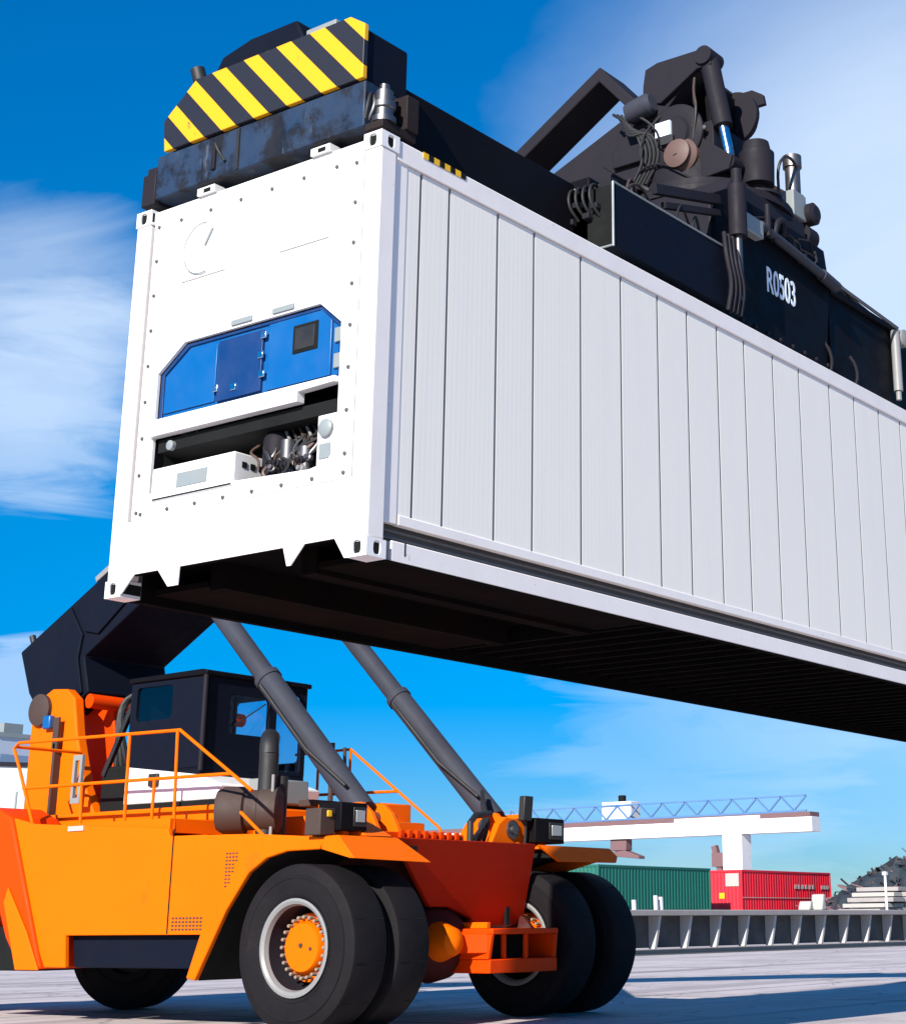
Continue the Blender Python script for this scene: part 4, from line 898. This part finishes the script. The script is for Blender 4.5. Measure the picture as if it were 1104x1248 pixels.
# warehouse and city at left
wh_ = empty('warehouse', (45, 50, 0), 'pale grey warehouse with a low curved roof behind the orange machine', 'warehouse')
m = MB(); m.box(33.3, 35.6, 40.3, 64, 0, 4.95); m.build('wall', 'shed_blue', wh_)
m = MB(); m.prism('X', [(40.0, 4.951), (64.5, 4.951), (64.5, 6.0), (60, 6.5), (50, 6.9), (42, 6.3), (40.0, 6.1)], 33.0, 35.8); m.build('roof', 'shed', wh_, .05)
m = MB()
for a, b in zip([(40.0, 6.12), (42, 6.32), (50, 6.92), (60, 6.52)], [(42, 6.32), (50, 6.92), (60, 6.52), (64.5, 6.02)]): m.bar((32.95, a[0], a[1]), (32.95, b[0], b[1]), .1, .16)
m.build('roof_trim', 'greyblack', wh_)
for k in range(9):
    m = MB(); m.box(32.96, 33.0, 40.5 + 2.6 * k, 40.58 + 2.6 * k, 4.96, 5.8); m.build('seam', 'zinc', wh_)
for k, (x, y, w, h, c, lab) in enumerate(((117, 168, 9, 22.5, 'city_a', 'pale tower block, farthest left above the warehouse roof'), (125, 160, 10, 20, 'city_b', 'blue grey block with dark windows beside the pale tower'), (131, 152, 8, 19, 'city_a', 'low pale block right behind the orange boom post'), (139, 186, 12, 25, 'city_b', 'tall blue grey tower seen between pale blocks'))):
    b_ = empty('office_building', (x + w / 2, y + w / 2, 0), lab, 'building', 'distant city buildings')
    m = MB(); m.box(x, x + w, y, y + w, 0, h); m.build('wall', c, b_)
    m = MB(); m.box(x - .2, x + w + .2, y - .2, y + w + .2, h, h + .5); m.box(x + w * .3, x + w * .6, y + w * .3, y + w * .6, h + .5, h + 2); m.build('roof', 'zinc', b_)
    m = MB(); nfl = int(h / 3)
    for f in range(nfl):
        m.box(x - .05, x - .01, y + .6, y + w - .6, 3 * f + 1.1, 3 * f + 2.5); m.box(x + .6, x + w - .6, y - .05, y - .01, 3 * f + 1.1, 3 * f + 2.5)
    m.build('window_band', 'city_b', b_)

#=LIGHT=
sdir = Vector((-1.9, -.45, 1.0)).normalized()
el = math.asin(sdir.z)
sun = bpy.data.lights.new('sun', 'SUN'); sun.energy = 5.0; sun.angle = R(.5); sun.color = (1, .945, .86)
so = bpy.data.objects.new('sun', sun); COL.objects.link(so); so.rotation_euler = sdir.to_track_quat('Z', 'Y').to_euler(); so.location = (-40, -10, 40)
w = bpy.data.worlds.new('World'); sc.world = w; w.use_nodes = True
nt = w.node_tree; bg = nt.nodes['Background']
sky = N(nt, 'ShaderNodeTexSky', sky_type='NISHITA'); sky.sun_disc = False
sky.sun_elevation = el; sky.sun_rotation = math.atan2(sdir.x, sdir.y); sky.air_density = 1.0; sky.dust_density = .1; sky.ozone_density = 3.0; sky.altitude = 1500
hs_ = N(nt, 'ShaderNodeHueSaturation', Saturation=1.75, Value=1.0, Hue=.49)
nt.links.new(sky.outputs[0], hs_.inputs['Color'])
tc = N(nt, 'ShaderNodeTexCoord')
def cloud(dr, rad, sc_, lo, hi, st_, amp, wm=.62, wn=1.0):
    d = N(nt, 'ShaderNodeVectorMath', operation='DISTANCE'); d.inputs[1].default_value = Vector(dr).normalized()
    nt.links.new(tc.outputs['Generated'], d.inputs[0])
    mk = ramp(nt, d.outputs['Value'], [(0, (1, 1, 1)), (rad * .35, (.85,) * 3), (rad, (0, 0, 0))])
    mp = N(nt, 'ShaderNodeMapping'); mp.inputs['Scale'].default_value = st_; nt.links.new(tc.outputs['Generated'], mp.inputs[0])
    nz = N(nt, 'ShaderNodeTexNoise', Scale=sc_, Detail=10, Roughness=.58, Distortion=.6); nt.links.new(mp.outputs[0], nz.inputs['Vector'])
    m1 = N(nt, 'ShaderNodeMath', operation='MULTIPLY'); m1.inputs[1].default_value = wn; nt.links.new(nz.outputs['Fac'], m1.inputs[0])
    a = N(nt, 'ShaderNodeMath', operation='MULTIPLY_ADD'); a.inputs[1].default_value = wm
    nt.links.new(mk, a.inputs[0]); nt.links.new(m1.outputs[0], a.inputs[2])
    return ramp(nt, a.outputs[0], [(lo, (0, 0, 0)), (hi, (amp,) * 3)])
cs = [cloud((.548, .768, .318), .12, 4.5, .74, 1.26, (1, 1, 2.6), .36), cloud((.56, .778, .278), .10, 9, .74, 1.4, (1, 1, 4.5), .36),
      cloud((.885, .36, .33), .36, 2.2, .38, 1.1, (1, 1, 1.6), .70, .85, .5), cloud((.585, .802, .12), .06, 14, .74, 1.3, (1, 1, 5), .4),
      cloud((.80, .50, .09), .16, 9, .80, 1.5, (1, 1, 5), .16)]
acc = cs[0]
for c in cs[1:]:
    mx = N(nt, 'ShaderNodeMix', data_type='RGBA', blend_type='SCREEN'); mx.inputs[0].default_value = 1
    nt.links.new(acc, mx.inputs[6]); nt.links.new(c, mx.inputs[7]); acc = mx.outputs[2]
sz = N(nt, 'ShaderNodeSeparateXYZ'); nt.links.new(tc.outputs['Generated'], sz.inputs[0])
tint = ramp(nt, sz.outputs[2], [(0, (.26, .39, .58)), (.05, (.32, .47, .68)), (.13, (.46, .66, .85)), (.26, (.75, .92, 1.04)), (.5, (1, 1.04, 1.28))])
mt = N(nt, 'ShaderNodeMix', data_type='RGBA', blend_type='MULTIPLY'); mt.inputs[0].default_value = 1
nt.links.new(hs_.outputs[0], mt.inputs[6]); nt.links.new(tint, mt.inputs[7])
fac = N(nt, 'ShaderNodeMath', operation='MULTIPLY'); fac.inputs[1].default_value = 1.0; nt.links.new(acc, fac.inputs[0])
col = mixc(nt, fac.outputs[0], mt.outputs[2], (6.6, 7.6, 8.8, 1))
nt.links.new(col, bg.inputs[0]); bg.inputs[1].default_value = .085

# ------------------------------------------------------------------ camera
def cam_axes(az, p, ro):
    f = Vector((math.cos(az) * math.cos(p), math.sin(az) * math.cos(p), math.sin(p)))
    rt = Vector((math.sin(az), -math.cos(az), 0)); up = rt.cross(f)
    return math.cos(ro) * rt + math.sin(ro) * up, -math.sin(ro) * rt + math.cos(ro) * up, f
r_, u_, f_ = cam_axes(.604338945, .317893455, -.00955328404)
cd = bpy.data.cameras.new('camera'); co = bpy.data.objects.new('camera', cd); COL.objects.link(co)
mw = Matrix((r_, u_, -f_)).transposed().to_4x4(); mw.translation = (-7.50233, -7.05852, .93523)
co.matrix_world = mw
cd.sensor_width = 36; cd.lens = 2049.4 / 1248 * 36; cd.shift_x = (552 - 750) / 1248; cd.shift_y = (450 - 624) / 1248
cd.clip_start = .1; cd.clip_end = 5000
sc.camera = co
sc.view_settings.view_transform = 'Standard'; sc.view_settings.look = 'None'; sc.view_settings.gamma = 1; sc.view_settings.use_curve_mapping = False
sc.view_settings.exposure = .70
sc.cycles.max_bounces = 6
